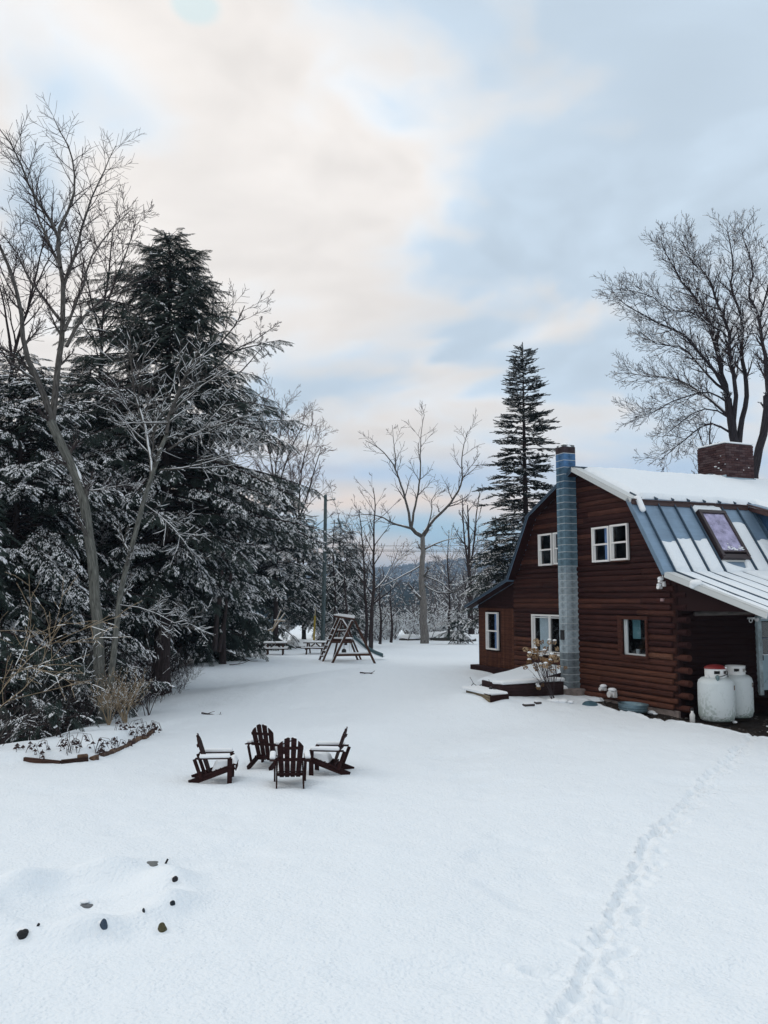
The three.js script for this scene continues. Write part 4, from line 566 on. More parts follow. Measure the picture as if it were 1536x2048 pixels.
// bare trees
const broad = { step: [0.7, 0.5, 0.35, 0.3], wander: 0.34, up: [0.3, 0.35, 0.25, 0.1], bare: [0.4, 0.22, 0.15, 0.1], kids: [9, 8, 6, 4], ang: [0.75, 0.7, 0.65, 0.6], ratio: [0.4, 0.48, 0.5, 0.5], max: 3, rmin: 0.007, lmax: [3.2, 1.8, 1.1] };
{ // the forked tree in the left foreground
  const d = 23.5, f = (l, w, s) => P(l, d, w, s);
  bareTree('birch', 'tall bare forked tree with a snow-streaked leaning trunk at the left', 'tree', { ...broad, seed: 301, bark: BARK.birch, bark2: BARK.grey, twig: BARK.twig, snow: 0.75, snowTop: 7, snowFine: 0.5, snowMin: 0.0065, rmin: 0.0055, lmax: [3.2, 1.05, 0.8], kids: [13, 24, 9, 4], perLen: 5, snowFlat: 0.35 }, [
    { pts: f([[206, 1452], [199, 1300], [184, 1130], [168, 1010], [152, 950], [126, 893], [104, 842]], 0.4, 3), r0: 0.165, r1: 0.125, bare: 0.55, shootLen: 2.6 },
    { pts: f([[104, 842], [112, 770], [121, 700], [126, 637], [124, 560], [118, 500], [119, 455]], [0, 0.6]), r0: 0.10, r1: 0.05, bare: 0.2, name: 'limb', shootLen: 2.6 },
    { pts: f([[119, 455], [143, 405], [150, 365], [146, 327], [139, 295], [120, 262], [108, 236]], [0.6, 1.6]), r0: 0.05, r1: 0.012, bare: 0.05, name: 'limb', level: 1 },
    { pts: f([[119, 480], [106, 450], [91, 428], [70, 395], [52, 355], [40, 322], [20, 284], [-8, 250]], [0.5, -1.5]), r0: 0.06, r1: 0.012, bare: 0.05, name: 'limb', level: 1 },
    { pts: f([[126, 575], [138, 540], [150, 505], [166, 450], [184, 395], [202, 355], [216, 322], [232, 292]], [0.6, 2.4]), r0: 0.06, r1: 0.010, bare: 0.05, name: 'limb', level: 1 },
    { pts: f([[122, 535], [100, 490], [85, 455], [72, 420], [58, 340], [30, 300]], [0.3, 2.5]), r0: 0.05, r1: 0.010, bare: 0.1, name: 'limb', level: 1 },
    { pts: f([[104, 842], [90, 800], [76, 765], [58, 728], [46, 680], [40, 620], [32, 580], [18, 535], [0, 490], [-20, 450]], [0, -2]), r0: 0.10, r1: 0.03, bare: 0.2, name: 'limb', shootLen: 2.6 },
    { pts: f([[120, 640], [90, 600], [60, 560], [30, 500], [5, 470]], [0, 1.8]), r0: 0.05, r1: 0.012, bare: 0.1, name: 'limb', level: 1 },
    { pts: f([[133, 693], [150, 660], [164, 637], [186, 616], [212, 596], [248, 574], [296, 556]], [0, 1.5]), r0: 0.055, r1: 0.014, bare: 0.25, name: 'limb', level: 1 },
    { pts: f([[128, 662], [150, 610], [168, 570], [180, 520], [206, 480], [240, 440], [262, 420]], [0, 2.2]), r0: 0.05, r1: 0.010, bare: 0.1, name: 'limb', level: 1 },
    { pts: f([[76, 765], [40, 720], [10, 700], [-30, 680]], [0, -1]), r0: 0.05, r1: 0.02, name: 'limb', level: 1 },
    { pts: f([[166, 980], [185, 982], [220, 975], [262, 968]], [0, -0.6]), r0: 0.03, r1: 0.01, bare: 0.3, name: 'limb', level: 1 },
    { pts: f([[124, 790], [170, 788], [230, 780], [275, 770]], [0, -0.6]), r0: 0.03, r1: 0.01, bare: 0.3, name: 'limb', level: 1 }]);
  bareTree('birch', 'second slender grey bare tree rising beside the forked one', 'tree', { ...broad, seed: 302, bark: BARK.birch, bark2: BARK.grey, twig: BARK.grey, snow: 0.8, snowTop: 11, snowFine: 0.75, snowMin: 0.0065, rmin: 0.0065, kids: [12, 26, 9, 4], perLen: 5, snowFlat: 0.35 }, [
    { pts: f([[216, 1442], [228, 1290], [238, 1206], [256, 1114], [284, 1016], [303, 954], [318, 905], [333, 868]], 0.5, 6), r0: 0.095, r1: 0.055, bare: 0.3, shootLen: 2.6 },
    { pts: f([[333, 868], [335, 840], [350, 800], [362, 770], [380, 735], [398, 700]], [0, 1]), r0: 0.06, r1: 0.012, bare: 0.1, name: 'limb', level: 1 },
    { pts: f([[303, 954], [302, 920], [296, 890], [290, 850], [270, 790], [262, 730], [255, 690]], [0, 1.5]), r0: 0.06, r1: 0.02, bare: 0.1, name: 'limb', level: 1 },
    { pts: f([[336, 846], [320, 846], [280, 846], [238, 847]], [0, -0.5]), r0: 0.03, r1: 0.012, bare: 0.2, name: 'limb', level: 1 },
    { pts: f([[336, 900], [370, 878], [410, 858], [455, 845], [500, 828]], [0, -0.8]), r0: 0.032, r1: 0.01, bare: 0.2, name: 'limb', level: 1 },
    { pts: f([[320, 940], [380, 935], [430, 920], [480, 908], [520, 892]], [0, -1]), r0: 0.032, r1: 0.01, bare: 0.2, name: 'limb', level: 1 },
    { pts: f([[340, 830], [380, 790], [420, 760], [470, 735]], [0, -1]), r0: 0.028, r1: 0.01, bare: 0.1, name: 'limb', level: 1 },
    { pts: f([[290, 1010], [330, 1040], [362, 1075], [385, 1110]], [0, -0.8]), r0: 0.02, r1: 0.01, bare: 0.1, name: 'limb', level: 1 },
    { pts: f([[236, 1210], [290, 1218], [330, 1236], [360, 1250], [380, 1240]], [0, -1]), r0: 0.02, r1: 0.008, bare: 0.3, name: 'limb', level: 1 }]);
}
const fine = { ...broad, rmin: 0.009, kids: [10, 9, 7, 4], bare: [0.3, 0.15, 0.12, 0.1], perLen: 6, lmax: [3.4, 1.9, 1.2] };
{ // bare crowns behind the hemlocks, left
  const mk = (seed, label, d, stems, o = {}) => bareTree('bare_tree', label, 'tree', { ...fine, seed, bark: BARK.dark, twig: BARK.twig, ...o }, stems.map(([l, a, b]) => ({ pts: P(l, d, [0, (seed % 5) - 2]), r0: a, r1: b, bare: 0.35 })));
  mk(311, 'bare tree with a thicket of fine twigs behind the forked tree', 36, [[[[196, 900], [200, 760], [204, 660], [214, 570], [222, 500], [228, 455]], 0.12, 0.02], [[[210, 620], [238, 540], [262, 480], [272, 440]], 0.06, 0.014], [[[203, 680], [180, 590], [166, 520], [160, 470]], 0.06, 0.014]]);
  mk(312, 'bare tree whose crown shows at the left edge of the sky', 34, [[[[20, 900], [26, 720], [60, 600], [80, 520], [92, 460]], 0.12, 0.02], [[[24, 720], [10, 620], [-10, 540]], 0.07, 0.02], [[[40, 660], [70, 580], [110, 500], [150, 470]], 0.05, 0.014]]);
  mk(313, 'bare tree spreading to the right behind the tallest hemlock', 37, [[[[420, 980], [425, 830], [430, 740], [440, 690], [470, 650], [490, 612]], 0.11, 0.02], [[[430, 740], [470, 700], [510, 680], [545, 655]], 0.05, 0.012], [[[440, 770], [480, 745], [520, 700], [532, 690]], 0.045, 0.012], [[[420, 700], [424, 640], [428, 590], [432, 565]], 0.05, 0.012]], { snow: 0.4, snowTop: 12 });
  mk(314, 'reddish bare tree behind the hemlocks left of the utility pole', 66, [[[[545, 1200], [548, 1020], [552, 930], [560, 870], [566, 815]], 0.14, 0.03], [[[550, 1000], [570, 930], [590, 880], [608, 850]], 0.09, 0.03], [[[548, 960], [536, 890], [528, 850]], 0.08, 0.03]], { rmin: 0.014, lmax: [5, 2.8, 1.7], kids: [12, 9, 7, 4], perLen: 9, twig: BARK.redTwig });
  mk(315, 'dense twiggy bare tree next to the utility pole', 70, [[[[596, 1200], [598, 1020], [602, 950], [612, 900], [620, 870]], 0.14, 0.03], [[[598, 1040], [618, 980], [632, 930], [640, 905]], 0.09, 0.03], [[[598, 1060], [584, 990], [580, 930]], 0.08, 0.03]], { rmin: 0.014, lmax: [5, 2.8, 1.7], kids: [12, 9, 7, 4], perLen: 9, twig: BARK.redTwig });
  bareTree('bare_tree', 'thin pair of dark leaning trunks at the lawn edge left of the tables', 'tree', { ...fine, seed: 316, bark: BARK.dark, twig: BARK.twig, kids: [5, 5, 4, 3], snow: 0.5 }, [{ pts: P([[428, 1302], [438, 1200], [448, 1100], [462, 1010], [476, 930]], 44, 0.4, 4), r0: 0.15, r1: 0.06, bare: 0.55 }, { pts: P([[437, 1304], [456, 1190], [470, 1100], [490, 1020]], 44.3, 0.4, 5), r0: 0.12, r1: 0.05, bare: 0.55 }]);
  bareTree('bare_tree', 'slim dark trunk in the shade between the hemlocks', 'tree', { ...fine, seed: 317, bark: BARK.grey, twig: BARK.twig, kids: [3, 3, 3, 2], snow: 0.5 }, [{ pts: P([[484, 1282], [492, 1220], [498, 1150], [510, 1060]], 52, 0.4, 4), r0: 0.11, r1: 0.05, bare: 0.6 }]);
}
{ // centre, far side of the lawn
  const big = { ...broad, seed: 321, bark: std([0.30, 0.285, 0.27], 0.95, { map: T.bark }), bark2: BARK.grey, twig: BARK.twig, rmin: 0.013, kids: [7, 9, 7, 4], perLen: 8, snow: 0.9, snowTop: 9, snowMin: 0.028, wander: 0.5, lmax: [3, 1.9, 1.2], snowFlat: 0.4, snowFine: 0.4 };
  const d = 68, f = (l, w) => P(l, d, w), c = (l) => l.map(([x, y]) => [480 + x / 3.072, 780 + y / 3.072]);
  bareTree('bare_tree', 'large pale bare tree spreading over the far side of the lawn', 'tree', big, [
    { pts: f([[849, 1288], [846, 1203], [844, 1154], [846, 1106], [845, 1073]], [0, 0]), r0: 0.36, r1: 0.18, bare: 0.3, shootLen: 5 },
    { pts: f(c([[1120, 900], [1085, 880], [1050, 848]]), [0, -0.5]), r0: 0.173, r1: 0.136, bare: 0.8, name: 'limb' },
    { pts: f(c([[1050, 848], [1035, 750], [1018, 680], [1000, 610], [980, 560], [950, 480], [930, 440], [870, 370], [800, 325], [770, 310]]), [-0.5, -2]), r0: 0.122, r1: 0.020, bare: 0.2, name: 'limb', level: 1 },
    { pts: f(c([[955, 490], [955, 420], [945, 330], [940, 270], [935, 215]]), [-1.5, 0]), r0: 0.050, r1: 0.016, bare: 0.1, name: 'limb', level: 1 },
    { pts: f(c([[1053, 845], [1070, 740], [1090, 650], [1110, 500], [1108, 400], [1112, 300], [1120, 220], [1135, 150]]), [-0.5, 1]), r0: 0.108, r1: 0.016, bare: 0.2, name: 'limb', level: 1 },
    { pts: f(c([[1050, 850], [1000, 835], [940, 820], [880, 785], [820, 768], [760, 765], [700, 770]]), [-0.5, -2.5]), r0: 0.101, r1: 0.016, bare: 0.2, name: 'limb', level: 1 },
    { pts: f(c([[1122, 895], [1150, 850], [1200, 790], [1280, 710], [1340, 620], [1365, 530], [1360, 430], [1378, 330], [1400, 250]]), [0, 1.5]), r0: 0.144, r1: 0.020, bare: 0.2, name: 'limb', level: 1 },
    { pts: f(c([[1285, 705], [1330, 685], [1370, 670], [1410, 640], [1425, 590]]), [0.8, 0]), r0: 0.043, r1: 0.016, bare: 0.2, name: 'limb', level: 1 },
    { pts: f(c([[1366, 545], [1410, 480], [1450, 430], [1475, 390]]), [1, 2]), r0: 0.043, r1: 0.016, bare: 0.1, name: 'limb', level: 1 },
    { pts: f(c([[1145, 860], [1165, 800], [1180, 740], [1175, 680], [1230, 600]]), [0, -1]), r0: 0.065, r1: 0.016, bare: 0.2, name: 'limb', level: 1 },
    { pts: f(c([[1125, 985], [1180, 955], [1240, 930], [1300, 915], [1380, 905]]), [0, -1]), r0: 0.079, r1: 0.016, bare: 0.2, name: 'limb', level: 1 },
    { pts: f(c([[1118, 1075], [1060, 1110], [1000, 1140], [930, 1180], [880, 1200], [830, 1215]]), [0, -2]), r0: 0.072, r1: 0.024, bare: 0.2, name: 'limb', level: 1 },
    { pts: f(c([[1125, 1140], [1190, 1165], [1250, 1195], [1300, 1245], [1340, 1235], [1390, 1180], [1450, 1145]]), [0, -2]), r0: 0.072, r1: 0.024, bare: 0.2, name: 'limb', level: 1 },
    { pts: f(c([[1128, 1200], [1180, 1230], [1240, 1250], [1310, 1240]]), [0, -1]), r0: 0.065, r1: 0.032, bare: 0.2, name: 'limb', level: 1 }]);
  const mid = { ...fine, seed: 331, bark: BARK.dark, twig: BARK.twig, rmin: 0.012, kids: [16, 5, 4, 2], perLen: 10, up: [0.3, 0.5, 0.4, 0.2], ang: [0.85, 0.6, 0.6], lmax: [4, 1.7, 1.0], ratio: [0.3, 0.4, 0.45], snow: 0.7, snowTop: 6, snowMin: 0.022 };
  bareTree('bare_tree', 'straight slender bare tree right of the play frame', 'tree', mid, [{ pts: P([[741, 1300], [744, 1235], [747, 1170], [748, 1105], [749, 1040], [749, 1000], [746, 975]], 61, 0.3, 2), r0: 0.18, r1: 0.025, bare: 0.25 }]);
  bareTree('bare_tree', 'thinner dark bare tree close left of the straight slender one', 'tree', { ...mid, seed: 332 }, [{ pts: P([[731, 1292], [733, 1240], [730, 1187], [727, 1120], [722, 1055], [718, 1020]], 63, 0.3, 2), r0: 0.14, r1: 0.025, bare: 0.25 }]);
  bareTree('bare_tree', 'bare tree with many upright stems beside the tall spruce', 'tree', { ...mid, seed: 333, kids: [12, 6, 5, 3], snowTop: 5 }, [{ pts: P([[943, 1268], [941, 1200], [939, 1138], [937, 1060], [934, 1010]], 66, 0.3, 2), r0: 0.26, r1: 0.04, bare: 0.2 }, { pts: P([[940, 1150], [930, 1090], [926, 1030], [924, 990]], 66, 0.3, 3), r0: 0.1, r1: 0.03, bare: 0.1 }, { pts: P([[940, 1140], [950, 1070], [954, 1020], [960, 985]], 66, 0.3, 4), r0: 0.1, r1: 0.03, bare: 0.1 }]);
  for (const [k, [px, py, d2, top, label]] of [[691, 1290, 62, 1120, 'thin dark trunk rising just behind the play frame roof'], [760, 1288, 64, 1150, 'thin sapling with snow clots right of the straight slender tree'], [782, 1285, 66, 1165, 'short bare sapling between the slender tree and the large pale one'], [897, 1276, 72, 1060, 'thin bare tree left of the many-stemmed one'], [668, 1275, 68, 1040, 'bare tree against the conifers right of the utility pole']].entries())
    bareTree('bare_tree', label, 'tree', { ...mid, seed: 340 + k, kids: [10, 5, 4, 2], lmax: [2.6, 1.2, 0.8], snow: 0.9, snowTop: 8 }, [{ pts: P([[px, py], [px + 2, mix(py, top, 0.4)], [px - 2, mix(py, top, 0.75)], [px + 1, top]], d2, 0.3, k), r0: 0.12, r1: 0.025, bare: 0.2 }]);
}
{ // the maples behind the house, right
  const c = (l) => l.map(([x, y]) => [1200 + x / 3.863, 430 + y / 3.863]), d = 40, f = (l, w) => P(c(l), d, w);
  const o = { ...broad, seed: 351, bark: BARK.maple, twig: BARK.twig, rmin: 0.0075, kids: [14, 18, 8, 4], perLen: 5, max: 4, bare: [0.25, 0.12, 0.1, 0.1], lmax: [1.8, 1.25, 0.8, 0.5], ratio: [0.36, 0.42, 0.55, 0.55], ang: [0.62, 0.6, 0.6], up: [0.2, 0.3, 0.25, 0.15], snow: 0.25, wander: 0.3 };
  const low = at(1472, 1190, d);
  bareTree('maple', 'great bare maple with a broad twiggy crown behind the brick chimney', 'tree', o, [
    { pts: [low.clone().setY(0.6), ...f([[1048, 2000], [1046, 1850], [1036, 1700], [1012, 1560], [990, 1420]], [0, 0])], r0: 0.42, r1: 0.17, bare: 0.97, shootLen: 2 },
    { pts: f([[1020, 1680], [985, 1400], [950, 1260], [930, 1150], [885, 950], [850, 820], [740, 650], [640, 520], [560, 380], [470, 220]], [0, 2]), r0: 0.156, r1: 0.02, bare: 0.25, name: 'limb', level: 1 },
    { pts: f([[1030, 1700], [1046, 1420], [1040, 1280], [1005, 1100], [1000, 900], [930, 740], [880, 600], [830, 470], [700, 350], [630, 200]], [0, -2]), r0: 0.132, r1: 0.02, bare: 0.25, name: 'limb', level: 1 },
    { pts: f([[1052, 1840], [1095, 1600], [1130, 1450], [1125, 1230], [1090, 1050], [1090, 800], [1015, 560], [1030, 420], [1010, 250], [980, 120]], [0, 1]), r0: 0.156, r1: 0.02, bare: 0.3, name: 'limb', level: 1 },
    { pts: f([[990, 1380], [880, 1200], [760, 1060], [650, 930], [500, 860], [380, 800], [200, 690], [110, 620]], [0, -2]), r0: 0.096, r1: 0.015, bare: 0.2, name: 'limb', level: 1 },
    { pts: f([[1000, 1560], [930, 1500], [840, 1420], [700, 1320], [560, 1260], [400, 1250], [200, 1220]], [0, 1.5]), r0: 0.078, r1: 0.015, bare: 0.2, name: 'limb', level: 1 },
    { pts: f([[1005, 1680], [940, 1640], [860, 1610], [760, 1650], [640, 1750], [540, 1830], [460, 1900]], [0, -1.5]), r0: 0.060, r1: 0.014, bare: 0.2, name: 'limb', level: 1 },
    { pts: f([[975, 1360], [880, 1290], [800, 1200], [720, 1100], [650, 1040], [580, 1005], [480, 1010], [380, 960], [310, 900]], [0, 3]), r0: 0.072, r1: 0.014, bare: 0.2, name: 'limb', level: 1 },
    { pts: f([[1000, 1080], [950, 900], [860, 860], [760, 780], [660, 740], [540, 740], [420, 640], [300, 600], [180, 580]], [0, -3]), r0: 0.060, r1: 0.014, bare: 0.15, name: 'limb', level: 1 },
    { pts: f([[925, 1140], [880, 1000], [800, 720], [740, 560], [720, 420], [740, 280]], [1, 3]), r0: 0.054, r1: 0.014, bare: 0.15, name: 'limb', level: 1 },
    { pts: f([[985, 1560], [900, 1510], [800, 1500], [700, 1540], [580, 1640], [480, 1720]], [0, 2]), r0: 0.048, r1: 0.012, bare: 0.15, name: 'limb', level: 1 },
    { pts: f([[985, 1450], [850, 1370], [720, 1390], [560, 1440], [420, 1520], [270, 1560]], [0, -2]), r0: 0.048, r1: 0.012, bare: 0.15, name: 'limb', level: 1 }]);
  bareTree('maple', 'second bare maple at the right edge with a curved trunk', 'tree', { ...o, seed: 352 }, [
    { pts: [at(1505, 1190, 37).setY(0.6), ...P(c([[1195, 2040], [1230, 1850], [1265, 1650], [1290, 1500], [1295, 1400]]), 37, [0, 0])], r0: 0.25, r1: 0.16, bare: 0.9, shootLen: 2 },
    { pts: P(c([[1278, 1570], [1295, 1350], [1280, 1150], [1255, 980], [1230, 800], [1190, 700], [1150, 600], [1180, 440], [1130, 250], [1100, 120]]), 37, [0, 2]), r0: 0.120, r1: 0.02, bare: 0.15, name: 'limb', level: 1 },
    { pts: P(c([[1235, 820], [1260, 700], [1300, 560], [1330, 400], [1360, 200]]), 37, [1, 0]), r0: 0.054, r1: 0.02, bare: 0.15, name: 'limb', level: 1 },
    { pts: P(c([[1284, 1540], [1360, 1200], [1420, 900], [1440, 600], [1480, 300]]), 37, [0, 2]), r0: 0.084, r1: 0.02, bare: 0.15, name: 'limb', level: 1 },
    { pts: P(c([[1255, 1000], [1200, 900], [1110, 930], [1150, 850], [1210, 790]]), 37, [0, -1]), r0: 0.030, r1: 0.02, bare: 0.3, name: 'limb', level: 1 }]);
  bareTree('bare_tree', 'small bare tree showing left of the brick chimney', 'tree', { ...o, seed: 353, kids: [8, 6, 4, 3] }, [{ pts: [at(1415, 1190, 46).setY(0.5), ...P(c([[830, 2000], [815, 1850], [770, 1700], [730, 1600]]), 46, [0, 1])], r0: 0.12, r1: 0.02, bare: 0.6 }, { pts: P(c([[860, 1990], [850, 1820], [850, 1660], [860, 1560]]), 46, [0, -1]), r0: 0.08, r1: 0.02, bare: 0.4 }]);
}
// hills: the wooded rise beyond the lawn and the blue ridge behind it
{
  const hill = (name, label, f, x0, x1, z0, z1, n, col) => { const Q = [], UV = [], I = []; for (let j = 0; j <= n; j++) for (let i = 0; i <= n; i++) { const x = mix(x0, x1, i / n), z = mix(z0, z1, j / n); Q.push(x, f(x, z), z); UV.push(x, z); if (i && j) { const o = j * (n + 1) + i; I.push(o - n - 2, o - n - 1, o - 1, o - n - 1, o, o - 1); } } const g = new THREE.BufferGeometry(); g.setAttribute('position', new THREE.Float32BufferAttribute(Q, 3)); g.setAttribute('uv', new THREE.Float32BufferAttribute(UV, 2)); g.setIndex(I); g.computeVertexNormals(); return tag(mesh(name, g, std(col, 0.95)), label, 'hill', null, 'structure'); };
  const f1 = (x, z) => -16 + 25 * Math.exp(-(((z + 820) / 260) ** 2)) * (0.65 + 0.6 * fbm(x * 0.004, z * 0.003, 3, 3)) * (0.55 + 0.45 * sst(130, -20, x)), f2 = (x, z) => -20 + (92 + 62 * sst(-250, 420, x) * Math.exp(-(((x - 350) / 620) ** 2))) * Math.exp(-(((z + 2500) / 520) ** 2)) * (0.72 + 0.6 * (fbm(x * 0.0016, z * 0.001, 5, 5) - 0.15));
  hill('wooded_hill', 'low wooded rise beyond the lawn', f1, -800, 800, -330, -1350, 70, [0.03, 0.045, 0.05]);
  hill('far_ridge', 'blue wooded ridge on the horizon', f2, -2600, 2600, -1500, -3300, 110, [0.035, 0.05, 0.06]);
  const rng = rngOf(400), cone = (() => { const b = new Buf(), r = rngOf(9); for (let k = 0; k < 26; k++) { const y = 0.12 + 0.86 * k / 26, a = k * 2.4, l = (1 - y) * 0.26 + 0.03, s = r() * 0.4 + 0.8, c = [0.014, 0.036, 0.040]; const ca = Math.cos(a), sa = Math.sin(a), w = 0.11; const A = b.v(0, y + 0.07, 0, ca, 0.6, sa, c), B = b.v(ca * l * s - sa * w, y - 0.05, sa * l * s + ca * w, ca, 0.6, sa, c), C = b.v(ca * l * s + sa * w, y - 0.05, sa * l * s - ca * w, ca, 0.6, sa, c); b.i.push(A, B, C); if (k % 9 === 4) { const wc = [0.6, 0.65, 0.7], D = b.v(ca * l * 0.4, y + 0.045, sa * l * 0.4, 0, 1, 0, wc), E = b.v(ca * l * s - sa * w * 0.5, y - 0.03, sa * l * s + ca * w * 0.5, 0, 1, 0, wc), F = b.v(ca * l * s + sa * w * 0.5, y - 0.03, sa * l * s - ca * w * 0.5, 0, 1, 0, wc); b.i.push(D, E, F); } } const g = b.geo(); g.computeVertexNormals(); return g; })();
  const list = [], M4 = new THREE.Matrix4(), q = new THREE.Quaternion();
  for (let k = 0; k < 9000; k++) { const z = -400 - rng() * 480, x = (rng() - 0.5) * (-z) * 0.9, h = 9 + 8 * rng(); if (x > 60 && rng() < 0.3) continue; M4.compose(V3(x, f1(x, z) - 0.3, z), q.setFromAxisAngle(V3(0, 1, 0), rng() * 6.28), V3(h * (0.8 + rng() * 0.4), h, h)); list.push(M4.clone()); }
  const w = shade(new THREE.InstancedMesh(cone, greens, list.length)); list.forEach((m, i) => w.setMatrixAt(i, m)); w.name = 'hillside_wood'; scene.add(w); tag(w, 'blue-green spruce wood covering the rise beyond the lawn', 'wood', null, 'stuff');
  const far = []; for (let k = 0; k < 9000; k++) { const z = -1900 - rng() * 560, x = (rng() - 0.5) * 2600, h = 14 + 12 * rng(); M4.compose(V3(x, f2(x, z) - 1, z), q.setFromAxisAngle(V3(0, 1, 0), rng() * 6.28), V3(h * 1.5, h, h * 1.5)); far.push(M4.clone()); }
  const fw = shade(new THREE.InstancedMesh(cone, greens, far.length)); far.forEach((m, i) => fw.setMatrixAt(i, m)); fw.name = 'ridge_wood'; scene.add(fw); tag(fw, 'distant wood on the blue ridge', 'wood', null, 'stuff');
}
// grey leafless thicket behind the large pale tree and along the far edge of the lawn; brush on the bank
function thicket(name, label, spots, o, kind) {
  const rng = rngOf(o.seed), bk = new Buf(), sn = new Buf();
  for (const [x, z, h, n] of spots) { const y = ground(x, z, false) - 0.05, out = []; for (let k = 0; k < n; k++) { const a = rng() * 6.28, e = (o.spread ?? 0.35) * (0.3 + rng()); growInto(out, rng, V3(x + (rng() - 0.5) * 0.25 * h * 0.3, y, z + (rng() - 0.5) * 0.25 * h * 0.3), V3(Math.cos(a) * e, 1, Math.sin(a) * e), h * (0.6 + 0.5 * rng()), o.r * (0.7 + 0.6 * rng()), 0, o); }
    for (const b of out) { bk.tube(b.pts, b.rs, 3); for (let k = 0; k < b.pts.length - 1; k++) { const d = b.pts[k + 1].clone().sub(b.pts[k]), l = d.length(); if (rng() < (Math.hypot(d.x, d.z) / l > 0.5 ? o.snow : o.snow * 0.15)) sn.tube([b.pts[k].clone().setY(b.pts[k].y + b.rs[k]), b.pts[k + 1].clone().setY(b.pts[k + 1].y + b.rs[k + 1])], [o.sw, o.sw], 3); } } }
  if (kind === 'stuff') { const g = thing(name, label, 'thicket'); g.userData.kind = 'stuff'; mesh('stems', bk.geo(), o.mat, g, true); if (sn.p.length) mesh('branch_snow', sn.geo(), M.crustSnow, g, true); return g; }
  const [x, z] = spots[0], y = ground(x, z, false), g = thing(name, label, kind, [x, y, z]); for (const [n, b, m] of [['stems', bk, o.mat], ['branch_snow', sn, M.crustSnow]]) if (b.p.length) mesh(n, b.geo().translate(-x, -y, -z), m, g, true); return g;
}
{
  const rng = rngOf(500), base = { step: [0.5, 0.4, 0.3], wander: 0.45, up: [0.1, 0.2, 0.1], bare: [0.2, 0.15, 0.1], kids: [7, 5, 3], ang: [0.65, 0.7, 0.7], ratio: [0.5, 0.5, 0.5], rmin: 0.01, snow: 0.35, sw: 0.018 };
  const far = []; for (let k = 0; k < 170; k++) { const d = 80 + rng() * 55, px = k < 34 ? 745 + rng() * 130 : rng() < 0.6 ? 635 + rng() * 125 : 866 + rng() * 119, gap = px > 750 && px < 872; far.push([X(px, d), -d, gap ? 2.2 + rng() * 2.4 : 6 + rng() * 7, 1]); }
  thicket('thicket', 'grey leafless wood behind the large pale tree', far, { ...base, seed: 501, r: 0.07, mat: std([0.11, 0.10, 0.10], 0.95), max: 3, rmin: 0.016, sw: 0.022, snow: 0.16 }, 'stuff');
  const near = []; for (let k = 0; k < 60; k++) { const d = 72 + rng() * 9, px = 700 + rng() * 240; near.push([X(px, d), -d, 1.0 + rng() * 2.4, 3]); }
  thicket('thicket', 'snow-caught brush along the far edge of the lawn', near, { ...base, seed: 502, r: 0.03, mat: BARK.twig, max: 2, rmin: 0.012, sw: 0.03, snow: 0.6, spread: 0.9 }, 'stuff');
  const bank = []; for (let k = 0; k < 80; k++) { const d = 18.5 + rng() * 24, x = edgeX(d) - 0.1 - rng() * rng() * 5; bank.push([x, -d, 0.5 + rng() * 1.6, 2]); }
  thicket('undergrowth', 'dark brush and brambles on the bank under the trees', bank, { ...base, seed: 503, r: 0.012, mat: BARK.twig, max: 2, rmin: 0.004, sw: 0.008, snow: 0.05, spread: 0.9 }, 'stuff');
  const lip = []; for (let k = 0; k < 90; k++) { const d = 23 + rng() * 17, x = edgeX(d) + rng() * 0.9 - 0.3; lip.push([x, -d, 0.35 + rng() * 0.8, 2]); }
  thicket('dry_weeds', 'thin dry weed stalks poking out of the snow along the lawn edge', lip, { ...base, seed: 504, r: 0.007, mat: BARK.twig, max: 1, kids: [4], rmin: 0.004, sw: 0.01, snow: 0.1, spread: 0.7 }, 'stuff');
  // single bushes one can tell apart
  const bush = (px, d, h, n, label, o = {}) => thicket('shrub', label, [[X(px, d), -d, h, n]], { ...base, seed: 510 + px, r: 0.014, mat: BARK.tan, max: 2, rmin: 0.0045, sw: 0.008, snow: 0.2, spread: 0.5, kids: [6, 4], bare: [0.35, 0.2], ...o }, 'shrub');
  bush(258, 23.6, 1.45, 20, 'clump of tan leafless stems on the bank beside the second bare trunk');
  bush(226, 23.2, 1.2, 9, 'smaller tan-stemmed bush at the foot of the bare trunks');
  bush(300, 25, 2.6, 6, 'tall whippy bush leaning out right of the tan clump', { mat: BARK.twig });
  bush(112, 21.5, 2.6, 5, 'tall forked bush with snow in its crotches below the left hemlock', { mat: BARK.grey });
  bush(-95, 17.5, 4.6, 7, 'arching bush reaching in from the left edge', { mat: BARK.tan, spread: 0.6, up: [-0.5, -0.2, 0], r: 0.013, kids: [7, 4], snow: 0.12 });
  bush(-6, 18.4, 1.5, 5, 'low arching bush at the left end of the bank', { mat: BARK.grey, spread: 0.7, up: [-0.4, 0, 0], snow: 0.15 });
}
// ---------------------------------------------------------------- things on the lawn
const snowSlab = (w, h, d, x, y, z, rot) => box(w, h, d, x, y, z, Math.min(h, w, d) * 0.45, rot);
